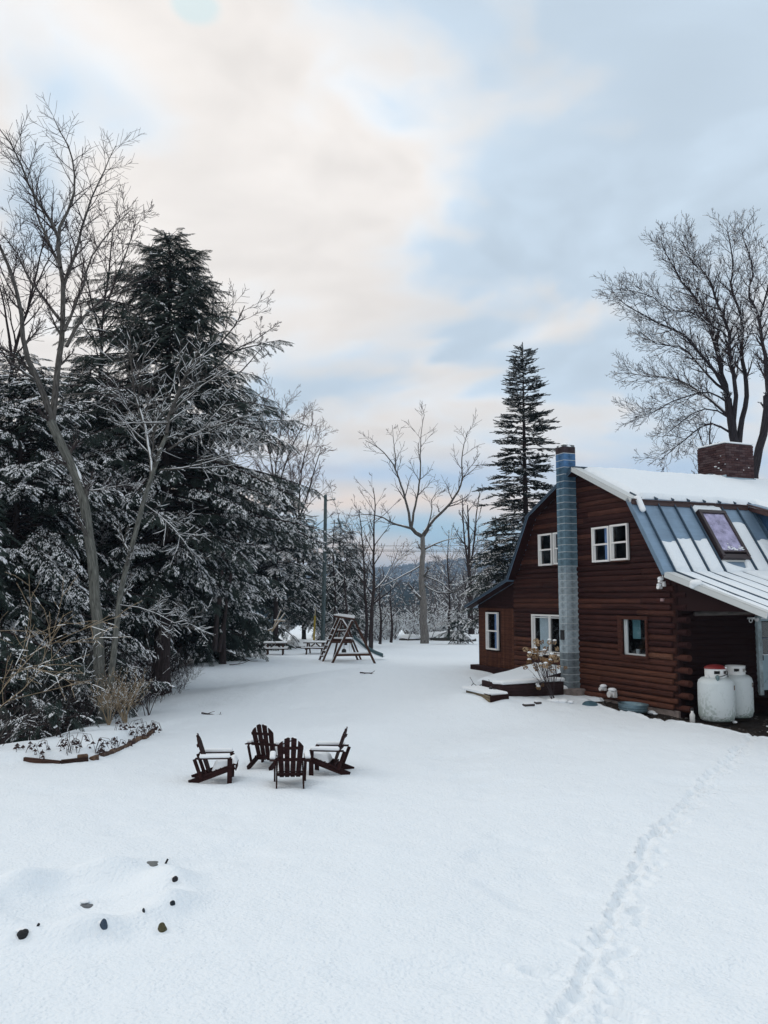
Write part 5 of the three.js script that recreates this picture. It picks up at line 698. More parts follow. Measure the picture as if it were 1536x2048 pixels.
// deck chairs with raked fan backs; local: faces +z, origin on the ground between the legs
{
  const c = thing('adirondack_chair', 'dark wooden garden chair facing away, nearest of the four round the fire spot', 'chair', [0, 0, 0], 0, 'wooden garden chairs in a circle on the lawn');
  const m = M.chairWood, ang = -0.33, tilt = (g) => g.applyMatrix4(new THREE.Matrix4().makeRotationX(ang)).translate(0, 0.2, -0.16);
  const tops = [0.73, 0.80, 0.80, 0.73];
  for (let k = 0; k < 4; k++) {   // back slats, narrower below, rounded together at the top
    const x = (k - 1.5), s = new THREE.Shape(), wb = 0.0395, wt = 0.051, xb = x * 0.105, xt = x * 0.132, L = tops[k], in_ = Math.sign(x), out = Math.abs(x) > 1 ? 0.115 : 0.03;
    s.moveTo(xb - wb, -0.02); s.lineTo(xb + wb, -0.02); s.lineTo(xt + wt, L - (in_ > 0 ? out : 0)); s.quadraticCurveTo(xt + wt * 0.2, L + (Math.abs(x) > 1 ? -0.02 : 0.02), xt - wt, L - (in_ < 0 ? out : 0)); s.lineTo(xb - wb, -0.02);
    mesh('back_slat', tilt(new THREE.ExtrudeGeometry(s, { depth: 0.018, bevelEnabled: true, bevelSize: 0.003, bevelThickness: 0.003, bevelSegments: 1, curveSegments: 8 })), m, c);
  }
  mesh('back_rail', tilt(box(0.5, 0.06, 0.025, 0, 0.60, -0.018)), m, c); mesh('back_rail', tilt(box(0.58, 0.06, 0.03, 0, 0.36, -0.02)), m, c); mesh('back_rail', tilt(box(0.5, 0.06, 0.03, 0, 0.05, -0.02)), m, c);
  for (const s of [-1, 1]) {
    mesh('side_rail', beam(V3(s * 0.255, 0.36, 0.36), V3(s * 0.255, 0.05, -0.52), 0.03, 0.12), m, c);
    mesh('front_leg', box(0.035, 0.52, 0.095, s * 0.295, 0.26, 0.27), m, c);
    mesh('arm_support', beam(V3(s * 0.29, 0.14, -0.28), V3(s * 0.30, 0.52, -0.42), 0.03, 0.07, V3(0, 0, 1)), m, c);
    const a = mesh('armrest', join([box(0.125, 0.024, 0.70, s * 0.335, 0.535, -0.05, 0.01)]), m, c);
    mesh('arm_snow', snowSlab(0.115, 0.075, 0.6, s * 0.335, 0.576, -0.02), M.crustSnow, a);
  }
  for (let k = 0; k < 6; k++) mesh('seat_slat', box(0.5, 0.02, 0.075, 0, 0.395 - k * 0.0265, 0.37 - k * 0.087, 0.006, [0.3, 0, 0]), m, c);
  mesh('apron', box(0.5, 0.11, 0.022, 0, 0.33, 0.385), m, c);
  // the pillow of snow on the seat
  const b = new Buf(), n = 14; for (let j = 0; j <= n; j++) for (let i = 0; i <= n; i++) { const u = i / n * 2 - 1, v = j / n, e = Math.sqrt(Math.max(0, 1 - Math.abs(u) ** 4)) * Math.sqrt(Math.max(0, 1 - Math.abs(v * 2 - 1) ** 6)); b.v(u * 0.24, 0.405 - v * 0.15 + 0.004 + e * (0.11 + 0.07 * fbm(u * 2, v * 3, 4, 3)), 0.40 - v * 0.49, 0, 1, 0); if (i && j) { const o = j * (n + 1) + i; b.i.push(o - n - 2, o - n - 1, o - 1, o - n - 1, o, o - 1); } }
  const sg = b.geo(); sg.computeVertexNormals(); mesh('seat_snow', sg, M.crustSnow, c);
  mesh('snow_rim', tilt(join([box(0.1, 0.015, 0.02, -0.066, 0.80, 0.01, 0.006), box(0.1, 0.015, 0.02, 0.066, 0.80, 0.01, 0.006)])), M.crustSnow, c);
  const put = (x, z) => [x, ground(x, z) - 0.0, z];
  c.position.set(...put(-1.71, -15.85)); c.rotation.y = Math.PI + 0.12; c.scale.setScalar(0.93);
  dup(c, 'dark wooden garden chair at the back of the circle, facing the viewer', put(-2.31, -17.55), 0.32);
  dup(c, 'dark wooden garden chair on the left of the circle, seen from its side', put(-3.1, -16.2), Math.PI / 2 - 0.1);
  dup(c, 'dark wooden garden chair on the right of the circle, seen from its side', put(-1.1, -16.8), -Math.PI / 2 + 0.12);
}
// picnic tables
{
  const x0 = X(552, 54.5), t = thing('picnic_table', 'snow-topped wooden picnic table in front of the dark trunk, left of the two', 'picnic table', [x0, ground(x0, -54.5) - 0.04, -54.5], 0.08, 'picnic tables on the far lawn'), m = M.tableWood;
  for (let k = 0; k < 4; k++) mesh('top_plank', box(1.5, 0.045, 0.17, 0, 0.75, (k - 1.5) * 0.18), m, t);
  for (const s of [-1, 1]) { const b = mesh('bench', box(1.65, 0.05, 0.26, 0, 0.44, s * 0.68), m, t); mesh('bench_snow', snowSlab(1.6, 0.07, 0.25, 0, 0.49, s * 0.68), M.crustSnow, b); }
  for (const s of [-1, 1]) { mesh('leg', beam(V3(s * 0.48, 0.72, 0.25), V3(s * 0.48, 0, 0.72), 0.05, 0.09, V3(1, 0, 0)), m, t); mesh('leg', beam(V3(s * 0.48, 0.72, -0.25), V3(s * 0.48, 0, -0.72), 0.05, 0.09, V3(1, 0, 0)), m, t); mesh('bench_bearer', box(0.05, 0.09, 1.5, s * 0.53, 0.37, 0), m, t); mesh('brace', beam(V3(s * 0.46, 0.38, 0.06), V3(s * 0.04, 0.7, 0.06), 0.05, 0.08), m, t); }
  mesh('table_snow', snowSlab(1.48, 0.10, 0.72, 0, 0.82, 0), M.crustSnow, t);
  const x1 = X(632, 55.5); dup(t, 'snow-topped wooden picnic table half behind the play frame ladder', [x1, ground(x1, -55.5) - 0.04, -55.5], -0.1);
}
// the wooden play frame: two A-frames, ladder, platform, swings and slide
{
  const d = 46.6, B = (px, py, dd = d) => at(px, py, dd), t = thing('play_frame', 'brown timber A-frame climbing tower with ladder, swings and a slide', 'play set', [X(695, d), ground(X(695, d), -d), -d]);
  const o = t.position.clone().negate(), m = M.swingWood, bm = (n, a, b, w = 0.1, h = 0.1, snow = 0) => { const A = a.clone().add(o), C = b.clone().add(o), q = mesh(n, beam(A, C, w, h, V3(0, 0, 1)), m, t); if (snow) mesh('timber_snow', beam(A.clone().add(V3(-0.01, h * 0.5, 0)), C.clone().add(V3(-0.01, h * 0.5, 0)), w * 0.9, h * 0.55, V3(0, 0, 1), 0.02), M.crustSnow, q); return q; };
  const g = (v) => v.setY(ground(v.x, v.z) - 0.05), c = (x, y, dd = d) => B(610 + x / 8.533, 1210 + y / 8.533, dd);
  // front A-frame, its cross bar low down
  bm('post', g(c(462, 1035)), c(815, 270), 0.12, 0.12, 0.4); bm('post', g(c(1200, 1005)), c(850, 270), 0.12, 0.12);
  bm('cross_bar', c(535, 855), c(1135, 845), 0.12, 0.15, 1);
  // rear A-frame
  bm('post', g(c(905, 905, 49)), c(640, 250, 49), 0.11, 0.11, 0.3); bm('post', g(c(960, 890, 49.2)), c(760, 460, 49.2), 0.1, 0.1);
  // ladder pair leaning from the left
  bm('ladder_rail', g(c(300, 930, 47.6)), c(610, 250, 47.6), 0.1, 0.12, 0.5); bm('ladder_rail', g(c(240, 930, 48.8)), c(570, 215, 48.8), 0.1, 0.12, 0.6);
  for (const k of [0.08, 0.2, 0.33, 0.46, 0.58, 0.72]) bm('rung', c(mix(300, 610, k), mix(930, 250, k), 47.6), c(mix(240, 570, k), mix(930, 215, k), 48.8), 0.06, 0.09, 1);
  // top beam and little roof boards
  for (let k = 0; k < 3; k++) bm('top_board', c(500 + 30 * k, 192 - 6 * k, 47 + 0.7 * k), c(845 + 4 * k, 245 - 16 * k, 46.6 + 0.9 * k), 0.1, 0.16, 1);
  bm('brace', c(650, 270, 47.4), c(760, 440, 47), 0.09, 0.09, 0.4); bm('brace', c(800, 270, 47), c(700, 450, 47.4), 0.09, 0.09, 0.4);
  bm('rail', c(520, 445, 47.8), c(770, 440, 47.8), 0.08, 0.1, 1); bm('rail', c(470, 590, 47.7), c(790, 590, 47.7), 0.08, 0.09, 1); bm('platform_side', c(455, 632, 47.4), c(810, 632, 47.4), 0.1, 0.3);
  const pa = c(460, 600, 48.4).add(o), pb = c(815, 600, 48.4).add(o); mesh('platform', box(pb.x - pa.x, 0.06, 1.3, (pa.x + pb.x) / 2, pa.y, pa.z), m, t); mesh('platform_snow', snowSlab(pb.x - pa.x - 0.1, 0.12, 1.2, (pa.x + pb.x) / 2, pa.y + 0.08, pa.z), M.crustSnow, t);
  bm('post', g(c(480, 900, 49)), c(640, 250, 49.3), 0.1, 0.1, 0.3);
  // swing seats on ropes
  for (const [x, w, s] of [[665, 22, 1], [775, 34, 0]]) { const sw = mesh('swing_seat', s ? new THREE.CapsuleGeometry(0.13, 0.1, 4, 10).translate(...c(x, 800, 47.5).add(o).toArray()) : box(0.42, 0.05, 0.18, ...c(x, 822, 47.5).add(o).toArray()), M.black, t); const rp = new Buf(); for (const q of [-1, 1]) rp.tube([c(x + q * w * 0.45, 800, 47.5).add(o), c(x + q * w * 0.4, 640, 47.5).add(o)], [0.009, 0.009], 4); mesh('rope', rp.geo(), M.trim, sw, true); }
  // slide going down to the right behind
  const sl = new THREE.CatmullRomCurve3([c(830, 575, 48.6), c(940, 660, 48.8), c(1050, 755, 49), c(1180, 830, 49.2), c(1330, 892, 49.4)].map((v) => v.add(o))).getSpacedPoints(20), sm = std([0.05, 0.10, 0.11], 0.5), b = new Buf();
  for (let k = 0; k <= 20; k++) for (const [w, h] of [[-0.3, 0.16], [-0.24, 0.02], [0.24, 0.02], [0.3, 0.16]]) { b.v(sl[k].x, sl[k].y + h, sl[k].z + w, 0, 1, 0); } for (let k = 0; k < 20; k++) for (let s = 0; s < 3; s++) { const a = k * 4 + s; b.i.push(a, a + 4, a + 1, a + 1, a + 4, a + 5); }
  const slg = b.geo(); slg.computeVertexNormals(); const slide = mesh('slide', slg, new THREE.MeshStandardMaterial({ color: RGB(0.05, 0.10, 0.115), roughness: 0.45, side: THREE.DoubleSide }), t);
  for (const w of [-0.3, 0.3]) mesh('slide_rim', new Buf().tube(sl.map((v) => V3(v.x, v.y + 0.17, v.z + w)), sl.map(() => 0.03), 6).geo(), sm, slide);
  const b3 = new Buf(); b3.tube(sl.map((v) => V3(v.x, v.y + 0.05, v.z)), sl.map(() => 0.2), 8, 0, 0.35); mesh('slide_snow', b3.geo(), M.crustSnow, slide);
}
// utility pole, wires and the yellow stake
{
  const d = 64, b = at(645, 1276, d), tp = at(651, 990, d), q = V3(b.x, ground(b.x, b.z, false), b.z), t = thing('utility_pole', 'tall grey wooden utility pole at the edge of the wood', 'pole', q.toArray());
  mesh('pole', new Buf().tube([V3(0, -0.3, 0), V3(0.06, 3, 0), V3(0.14, 8, 0), tp.clone().sub(q)], [0.165, 0.16, 0.14, 0.12], 10).geo(), std([0.14, 0.19, 0.20], 0.95, { map: T.bark }), t);
  mesh('cross_arm', beam(tp.clone().sub(q).add(V3(0.1, -0.4, 0)), tp.clone().sub(q).add(V3(0.75, -0.35, 0)), 0.06, 0.06), BARK.dark, t);
  for (const [dx, dy] of [[0.55, -0.28], [0.72, -0.28]]) mesh('insulator', new THREE.CylinderGeometry(0.04, 0.05, 0.14, 8).translate(...tp.clone().sub(q).add(V3(dx, dy, 0)).toArray()), M.trim, t);
  for (const [k, [y0, y1, label]] of [[1090, 1082, 'upper overhead cable crossing behind the large pale tree'], [1098, 1091, 'lower overhead cable crossing behind the large pale tree'], [1099.5, 1096, 'lowest thin overhead cable beside the pole']].entries()) {
    const a = at(650, y0, d + 0.2), e = at(1180, y1, d + 14 + k * 0.4), n = 24, pts = Array.from({ length: n + 1 }, (_, i) => { const s = i / n, p = a.clone().lerp(e, s); p.y -= 0.9 * 4 * s * (1 - s) * 0.25; return p; });
    tag(mesh('overhead_cable', new Buf().tube(pts, pts.map(() => 0.015), 5).geo(), M.black), label, 'cable', 'overhead cables beyond the lawn');
  }
  const s0 = at(627, 1262, 63), g0 = ground(s0.x, s0.z, false), st = thing('marker_stake', 'leaning yellow stake in front of the wood', 'stake', [s0.x, g0, s0.z]);
  const up = at(629, 1248, 63).y - g0, tt = at(630.5, 1222, 63); mesh('stake', beam(V3(0, -0.2, 0), V3(0.1, tt.y - g0 - 0.35, 0), 0.14, 0.06, V3(0, 0, 1)), std([0.36, 0.27, 0.05], 0.8), st); mesh('stake_tip', beam(V3(0.1, tt.y - g0 - 0.35, 0), V3(0.13, tt.y - g0 + 0.35, 0), 0.06, 0.05, V3(0, 0, 1)), std([0.42, 0.38, 0.30], 0.8), st);
}
// boulders and logs under snow at the far edge of the lawn
function boulder(x, z, w, h, dd, label, seed, snow = 0.8) {
  const y = ground(x, z), t = thing('boulder', label, 'boulder', [x, y, z]), mk = (k, lift, cut) => { const g = new THREE.IcosahedronGeometry(1, 4), p = g.attributes.position; for (let i = 0; i < p.count; i++) { const v = V3().fromBufferAttribute(p, i), s = 0.8 + 0.4 * fbm(v.x * 1.7 + seed, v.y * 1.7, v.z * 1.7, 3); v.multiplyScalar(s); if (cut) { v.y = Math.max(v.y, 0.1 + 0.35 * (fbm(v.x * 2.5, v.z * 2.5, seed, 3) - 0.3)); } p.setXYZ(i, v.x * w * k, v.y * h * k + lift, v.z * dd * k); } g.computeVertexNormals(); return g; };
  mesh('rock', mk(1, 0, false), std([0.07, 0.065, 0.06], 0.95, { bumpMap: T.rough, bumpScale: 0.02 }), t); if (snow) mesh('snow_cap', mk(1.03, 0.06 * h + 0.02, true), M.crustSnow, t); return t;
}
boulder(X(606, 62), -62, 1.25, 0.5, 1.0, 'snow-covered boulder heap left of the yellow stake', 3);
boulder(X(638, 61), -61, 0.6, 0.36, 0.6, 'small snow-capped boulder at the foot of the yellow stake', 5);
boulder(X(588, 64), -64, 0.9, 0.4, 0.7, 'low blue-white snowy lump at the left end of the boulder heap', 11);
boulder(X(902, 73), -73, 1.6, 0.75, 1, 'long snow-covered boulder at the far edge of the lawn by the house', 7);
boulder(X(930, 72), -72, 0.9, 0.6, 0.8, 'round snow-covered boulder next to the house corner', 9);
boulder(X(868, 74), -74, 1.2, 0.6, 0.8, 'snowy lump right of the large pale tree', 13);
boulder(X(820, 74), -74, 0.9, 0.45, 0.7, 'flat stony lump left of the large pale tree', 15);
{
  const log = (a, b, r, label) => { const A = at(...a), B = at(...b); A.y = ground(A.x, A.z, false) + 0.2; B.y = ground(B.x, B.z, false) + 0.2; const m = A.clone().lerp(B, 0.5), t = thing('fallen_log', label, 'log', m.toArray()); mesh('log', new Buf().tube([A.sub(m), V3(0, 0.03, 0), B.sub(m)], [r, r, r * 0.9], 9).geo(), BARK.dark, t); mesh('log_snow', new Buf().tube([A.clone().setY(A.y + r * 0.8), V3(0, r * 0.8 + 0.03, 0), B.clone().setY(B.y + r * 0.8)], [r * 0.8, r * 0.85, r * 0.8], 7).geo(), M.crustSnow, t); };
  log([494, 1276, 60], [522, 1276, 60], 0.12, 'snow-topped log lying left of the dark trunk'); log([545, 1276, 61], [570, 1277, 61], 0.12, 'snow-topped log lying right of the dark trunk');
  // fallen branch and debris on the lawn
  const br = (px, py, d, w, label, seed) => { const p = at(px, py, d), out = [], r = rngOf(seed); p.y = ground(p.x, p.z) + 0.03; const o = { step: [0.2, 0.15], wander: 0.5, up: [0, 0], bare: [0.2], kids: [4], ang: [0.7], ratio: [0.5], max: 1, rmin: 0.008 }; growInto(out, r, V3(-w / 2, 0, 0), V3(1, 0.08, 0.2), w, 0.025, 0, o); const b = new Buf(); out.forEach((q) => b.tube(q.pts, q.rs, 4)); const t = thing('fallen_branch', label, 'branch', p.toArray()); mesh('branch', b.geo(), BARK.twig, t); };
  br(488, 1304, 45, 1.5, 'dead branch on the snow left of the picnic table', 2); br(735, 1408, 28, 0.5, 'small twig on the open snow in mid lawn', 3); br(594, 1342, 38, 0.3, 'tiny dark twig on the lawn before the play frame', 4); br(425, 1425, 23.8, 0.6, 'half-buried twig in a hollow on the lawn left', 6);
}
// broken branches leaning on the dark trunk by the left table
{
  const p = (x, y) => at(520 + x / 5.289, 1180 + y / 5.289, 56.5), b = new Buf(), s = new Buf(), o = p(125, 440), t = thing('broken_branches', 'pale broken branches leaning on the dark trunk behind the left table', 'branches', o.toArray());
  for (const [a, c] of [[[125, 440], [220, 215]], [[130, 430], [260, 250]], [[150, 325], [265, 328]], [[85, 430], [130, 410]]]) { const A = p(...a).sub(o), C = p(...c).sub(o); b.tube([A, C], [0.05, 0.035], 6); s.tube([A.clone().setY(A.y + 0.05), C.clone().setY(C.y + 0.05)], [0.035, 0.03], 5); }
  mesh('branches', b.geo(), BARK.tan, t, true); mesh('branch_snow', s.geo(), M.crustSnow, t, true);
}
// stones of the fire ring showing through the snow
STONES.forEach(([x, z, s0, k], i) => { let s = s0;
  const lab = ['flat grey stone, largest and farthest of the half-buried ring', 'dark stone chip right of the flat grey one', 'tiny dark stone tip on the right of the ring', 'olive-brown stone at the near right of the ring', 'blue-grey stone at the near middle of the ring', 'dark stone at the near left of the ring', 'grey slab edge just showing inside the ring', 'narrow stone sliver beside the olive-brown one'][i];
  s *= 0.78; const y = ground(x, z) - s * 0.22, g = new THREE.IcosahedronGeometry(1, 3), p = g.attributes.position; for (let q = 0; q < p.count; q++) { const v = V3().fromBufferAttribute(p, q), w = 0.75 + 0.5 * noise(v.x * 1.5 + i * 9, v.y * 1.5, v.z * 1.5); p.setXYZ(q, v.x * w * s * [1, 0.9, 0.8, 0.75, 0.6, 0.9, 1.4, 0.35][i], v.y * w * s * [0.3, 0.9, 1.0, 1.15, 1.15, 0.8, 0.3, 1.2][i], v.z * w * s * 0.8); } g.rotateY(i); g.computeVertexNormals();
  const m = mesh('stone', g, std([[0.17, 0.18, 0.18], [0.03, 0.03, 0.035], [0.03, 0.04, 0.05], [0.09, 0.085, 0.05], [0.06, 0.085, 0.12], [0.03, 0.032, 0.035], [0.16, 0.17, 0.18], [0.05, 0.06, 0.07]][i], 0.85, { bumpMap: T.rough, bumpScale: 0.01 })); m.position.set(x, y, z); tag(m, lab, 'stone'); if ([1, 2, 4, 5, 6].includes(i)) { const sc = mesh('snow_cap', new THREE.SphereGeometry(s * 0.75, 10, 7).scale(1.1, 0.4, 0.9).translate(-s * 0.3, s * 0.55, -s * 0.35), M.crustSnow, m); }
  if (i === 0 || i === 5) { const e = box(0.022, 0.07, 0.018, 0, 0, 0, 0.004, [0, 0.5, -0.5]), n = mesh('stone', e, std([0.03, 0.03, 0.032], 0.9)); n.position.set(x + (i ? 0.09 : 0.19), y + 0.03, z + (i ? -0.12 : -0.02)); tag(n, i ? 'small black stone chip behind the near left stone' : 'upright dark splinter beside the flat grey stone', 'stone'); }
});
// raised bed on the left: timber and brick edging under the snow, dead stalks
{
  const line = [[-7.25, -17.66], [-6.55, -17.5], [-6.3, -17.55], [-5.92, -17.8], [-5.8, -18.6], [-5.72, -19.5], [-5.7, -20.5], [-5.72, -21.4]], t = thing('raised_bed', 'raised flower bed edged in timber and red-brown brick at the left', 'flower bed', [-6.4, ground(-6.4, -17.8, false), -17.8]), o = t.position.clone().negate(), gp = (x, z, h) => V3(x, ground(x, z) + h, z).add(o), red = [[0.20, 0.125, 0.085], [0.14, 0.09, 0.07], [0.26, 0.175, 0.125]].map((c) => std(c, 0.9, { map: T.blotch, bumpMap: T.rough, bumpScale: 0.01 })), r = rngOf(8);
  mesh('edging_board', beam(gp(-7.3, -17.66, 0.0), gp(-6.5, -17.5, 0.0), 0.06, 0.11), M.tableWood, t); mesh('edging_board', beam(gp(-6.48, -17.49, 0.0), gp(-5.98, -17.62, 0.0), 0.06, 0.15), std([0.05, 0.03, 0.025], 0.9, { map: T.grain }), t);
  for (let k = 2; k < line.length - 1; k++) { const [a, b] = [line[k], line[k + 1]], L = Math.hypot(b[0] - a[0], b[1] - a[1]); for (let s = 0; s < L; s += 0.22) { if (r() < 0.18) continue; const q = s / L, x = mix(a[0], b[0], q), z = mix(a[1], b[1], q); const g = box(0.1, 0.13, 0.2, 0, 0, 0, 0.015), m = mesh('brick', g, red[Math.floor(r() * 3)], t); m.position.copy(gp(x, z, -0.02 + 0.04 * r())); m.rotation.set((r() - 0.5) * 0.25, Math.atan2(b[0] - a[0], b[1] - a[1]) + (r() - 0.5) * 0.3, (r() - 0.5) * 0.3); } }
  const stalks = (list, name, mat, col) => { const b = new Buf(), lf = new Buf(); for (const [x, z, n, h] of list) for (let k = 0; k < n; k++) { const a = r() * 6.28, l = h * (0.5 + 0.7 * r()), p0 = gp(x + (r() - 0.5) * 0.3, z + (r() - 0.5) * 0.25, 0), q1 = p0.clone().add(V3(Math.cos(a) * l * 0.25, l * 0.75, Math.sin(a) * l * 0.25)), q2 = q1.clone().add(V3(Math.cos(a) * l * 0.45, -l * 0.1, Math.sin(a) * l * 0.45)), q3 = q2.clone().add(V3(Math.cos(a) * l * 0.2, -l * 0.35, Math.sin(a) * l * 0.2)); b.tube([p0, q1, q2, q3], [0.006, 0.006, 0.005, 0.004], 3); for (let m = 0; m < 3; m++) { const c = q1.clone().lerp(q3, r()), s = 0.03 + 0.03 * r(), A = lf.p.length / 3; for (const [u, v] of [[-1, 0], [0, -0.5], [1.2, 0], [0, 0.5]]) lf.v(c.x + u * s * Math.cos(a + m), c.y - 0.02 + v * s - Math.abs(u) * s * 0.5, c.z + u * s * Math.sin(a + m), Math.sin(a), 0.3, Math.cos(a)); lf.i.push(A, A + 1, A + 2, A, A + 2, A + 3); } }
    const g = thing(name, mat, 'plant', [0, 0, 0]); g.userData.kind = 'stuff'; g.position.copy(t.position); mesh('stalks', b.geo(), std(col, 0.9), g, true); const lg = lf.geo(); lg.computeVertexNormals(); mesh('leaves', lg, std(col, 0.9, { side: THREE.DoubleSide }), g, true); };
  stalks([[-7.0, -17.75, 7, 0.26], [-6.35, -17.85, 13, 0.45], [-5.95, -18.2, 9, 0.34], [-5.8, -19.2, 7, 0.3], [-5.78, -20.3, 9, 0.36], [-5.75, -21.2, 11, 0.42], [-6.2, -20.4, 3, 0.3], [-7.4, -17.9, 5, 0.2]], 'dead_stalks', 'bent dead plant stalks along the edge of the raised bed', [0.06, 0.04, 0.04]);
}
// ---------------------------------------------------------------- things by the house
const HL = (lx, lz, dy = 0) => { const [x, z] = fromHouse(lx, lz); return [x, baseGround(x, z) - 0.08 + dy, z]; };
{
  const tankMat = std([0.62, 0.68, 0.69], 0.5, { map: texture(512, 512, (u, v) => { const g = sst(0.62, 0.1, v) * sst(0.48, 0.62, loopF(u, v, 9, 5) * 0.6 + loopF(u, v, 60, 3, 5) * 0.4 + 0.16 * sst(0.4, 0.05, v)); return enc([mix(1, 0.28, g), mix(1, 0.36, g), mix(1, 0.30, g)]); }, [1, 1], true) });
  const R = 0.4, H = 1.02, lathe = new THREE.LatheGeometry([[0, 0], [0.3, 0.01], [0.36, 0.05], [R, 0.16], [R + 0.004, 0.5], [R, H - 0.17], [0.375, H - 0.09], [0.31, H - 0.035], [0.18, H - 0.005], [0, H]].map(([a, b]) => new THREE.Vector2(a, b)), 40);
  const t = thing('propane_tank', 'white propane tank with a red snow-dusted lid, mossy at its base', 'gas tank', HL(0.40, 4.72, 0.03), HO.a, 'propane tanks beside the porch door');
  mesh('tank_body', lathe, tankMat, t); mesh('foot_ring', new THREE.CylinderGeometry(0.32, 0.33, 0.08, 28, 1, true).translate(0, 0.0, 0), M.darkSoil, t);
  // collar: a ring with hand holes
  const cut = (a0, a1, y0, y1) => { const g = new THREE.CylinderGeometry(0.235, 0.235, y1 - y0, Math.max(2, Math.round((a1 - a0) * 8)), 1, true, a0, a1 - a0); return g.translate(0, (y0 + y1) / 2 + H, 0); };
  mesh('collar', join([cut(0, 6.283, 0.13, 0.18), cut(0, 6.283, -0.02, 0.06), cut(0.75, 2.6, 0.06, 0.13), cut(3.3, 5.4, 0.06, 0.13), cut(5.95, 6.35, 0.06, 0.13), new THREE.TorusGeometry(0.235, 0.009, 6, 36).rotateX(Math.PI / 2).translate(0, H + 0.18, 0)]), new THREE.MeshStandardMaterial({ color: RGB(0.72, 0.73, 0.72), roughness: 0.5, side: THREE.DoubleSide }), t);
  mesh('valve', join([new THREE.CylinderGeometry(0.04, 0.05, 0.12, 12).translate(0, H + 0.05, 0), box(0.14, 0.05, 0.06, 0, H + 0.08, 0.02)]), M.black, t);
  const lid = mesh('lid', new THREE.SphereGeometry(0.25, 24, 8, 0, 6.3, 0, Math.PI / 2).scale(1, 0.38, 1).translate(0, H + 0.17, 0), std([0.20, 0.018, 0.018], 0.5), t);
  const ringAt = (a, n, y, r = 0.055) => mesh('lifting_lug', new THREE.TorusGeometry(r, 0.014, 6, 16, 4.2).rotateY(a).translate(Math.cos(a) * n, y, -Math.sin(a) * n), M.white, t);
  const lugs = [ringAt(0.15, 0.32, H + 0.02), ringAt(3.3, 0.30, H + 0.0, 0.045)];
  mesh('regulator', join([new THREE.SphereGeometry(0.05, 12, 8).translate(-0.2, H - 0.0, 0.27), box(0.05, 0.14, 0.05, -0.2, H - 0.06, 0.27)]), std([0.13, 0.2, 0.21], 0.5), t);
  mesh('hose', new THREE.TubeGeometry(new THREE.CatmullRomCurve3([V3(-0.2, H, 0.28), V3(-0.05, H + 0.03, 0.3), V3(0.12, H + 0.07, 0.25), V3(0.26, H + 0.1, 0.1), V3(0.42, H - 0.05, -0.05)]), 24, 0.009, 6), M.black, t);
  const labelTex = (() => { const c = document.createElement('canvas'); c.width = 64; c.height = 64; const g = c.getContext('2d'); g.fillStyle = '#ddd'; g.fillRect(0, 0, 64, 64); g.fillStyle = '#1c1417'; g.fillRect(4, 6, 54, 50); g.fillStyle = '#d8c9a8'; g.fillRect(16, 18, 30, 5); g.fillRect(18, 27, 26, 5); g.fillRect(16, 36, 30, 6); g.fillStyle = '#a03030'; g.fillRect(6, 58, 50, 4); const x = new THREE.CanvasTexture(c); x.colorSpace = THREE.SRGBColorSpace; return x; })();
  mesh('sticker', new THREE.CylinderGeometry(R + 0.007, R + 0.007, 0.12, 6, 1, true, 0.42, 0.32).translate(0, 0.78, 0), new THREE.MeshStandardMaterial({ map: labelTex, roughness: 0.6, side: THREE.DoubleSide }), t);
  mesh('lid_snow', join([snowSlab(0.05, 0.05, 0.04, 0.1, H + 0.2, 0.22)]), M.crustSnow, lid);
  const t2 = dup(t, 'pale propane tank without a lid, standing right beside the lidded one', HL(1.22, 4.5, 0.03), HO.a - 0.05); t2.scale.set(0.92, 1, 0.92); for (const n of ['lid', 'regulator', 'hose']) { const q = t2.children.find((k) => k.name === n); if (q) t2.remove(q); }
  // little white-capped bottle shape at the foot of the wall
  const b = thing('bottle', 'small black and white bottle standing left of the tanks', 'bottle', HL(-0.12, 4.5, 0.0)); mesh('body', new THREE.LatheGeometry([[0, 0], [0.055, 0], [0.06, 0.17], [0.03, 0.22], [0.03, 0.26], [0, 0.26]].map(([p, q]) => new THREE.Vector2(p, q)), 14), M.white, b); mesh('cap', new THREE.CylinderGeometry(0.032, 0.032, 0.06, 12).translate(0, 0.29, 0), M.black, b);
}
{ // galvanised tub at the foot of the gable
  const t = thing('metal_tub', 'shallow blue-grey oval metal tub at the foot of the log wall', 'tub', HL(-0.62, 3.05, 0.02), HO.a), b = (r, y) => new THREE.Vector2(r, y);
  mesh('tub', new THREE.LatheGeometry([b(0, 0.02), b(0.3, 0.02), b(0.345, 0.05), b(0.37, 0.19), b(0.385, 0.2), b(0.385, 0.215), b(0.36, 0.215), b(0.335, 0.07), b(0, 0.05)], 36).scale(0.8, 1, 1.15), std([0.16, 0.25, 0.30], 0.4, { metalness: 0.5, map: T.blotch }), t);
  for (const y of [0.09, 0.15]) mesh('tub_ridge', new THREE.TorusGeometry(0.358, 0.008, 6, 40).rotateX(Math.PI / 2).scale(0.8, 1, 1.15).translate(0, y, 0), std([0.2, 0.29, 0.34], 0.4, { metalness: 0.5 }), t);
}
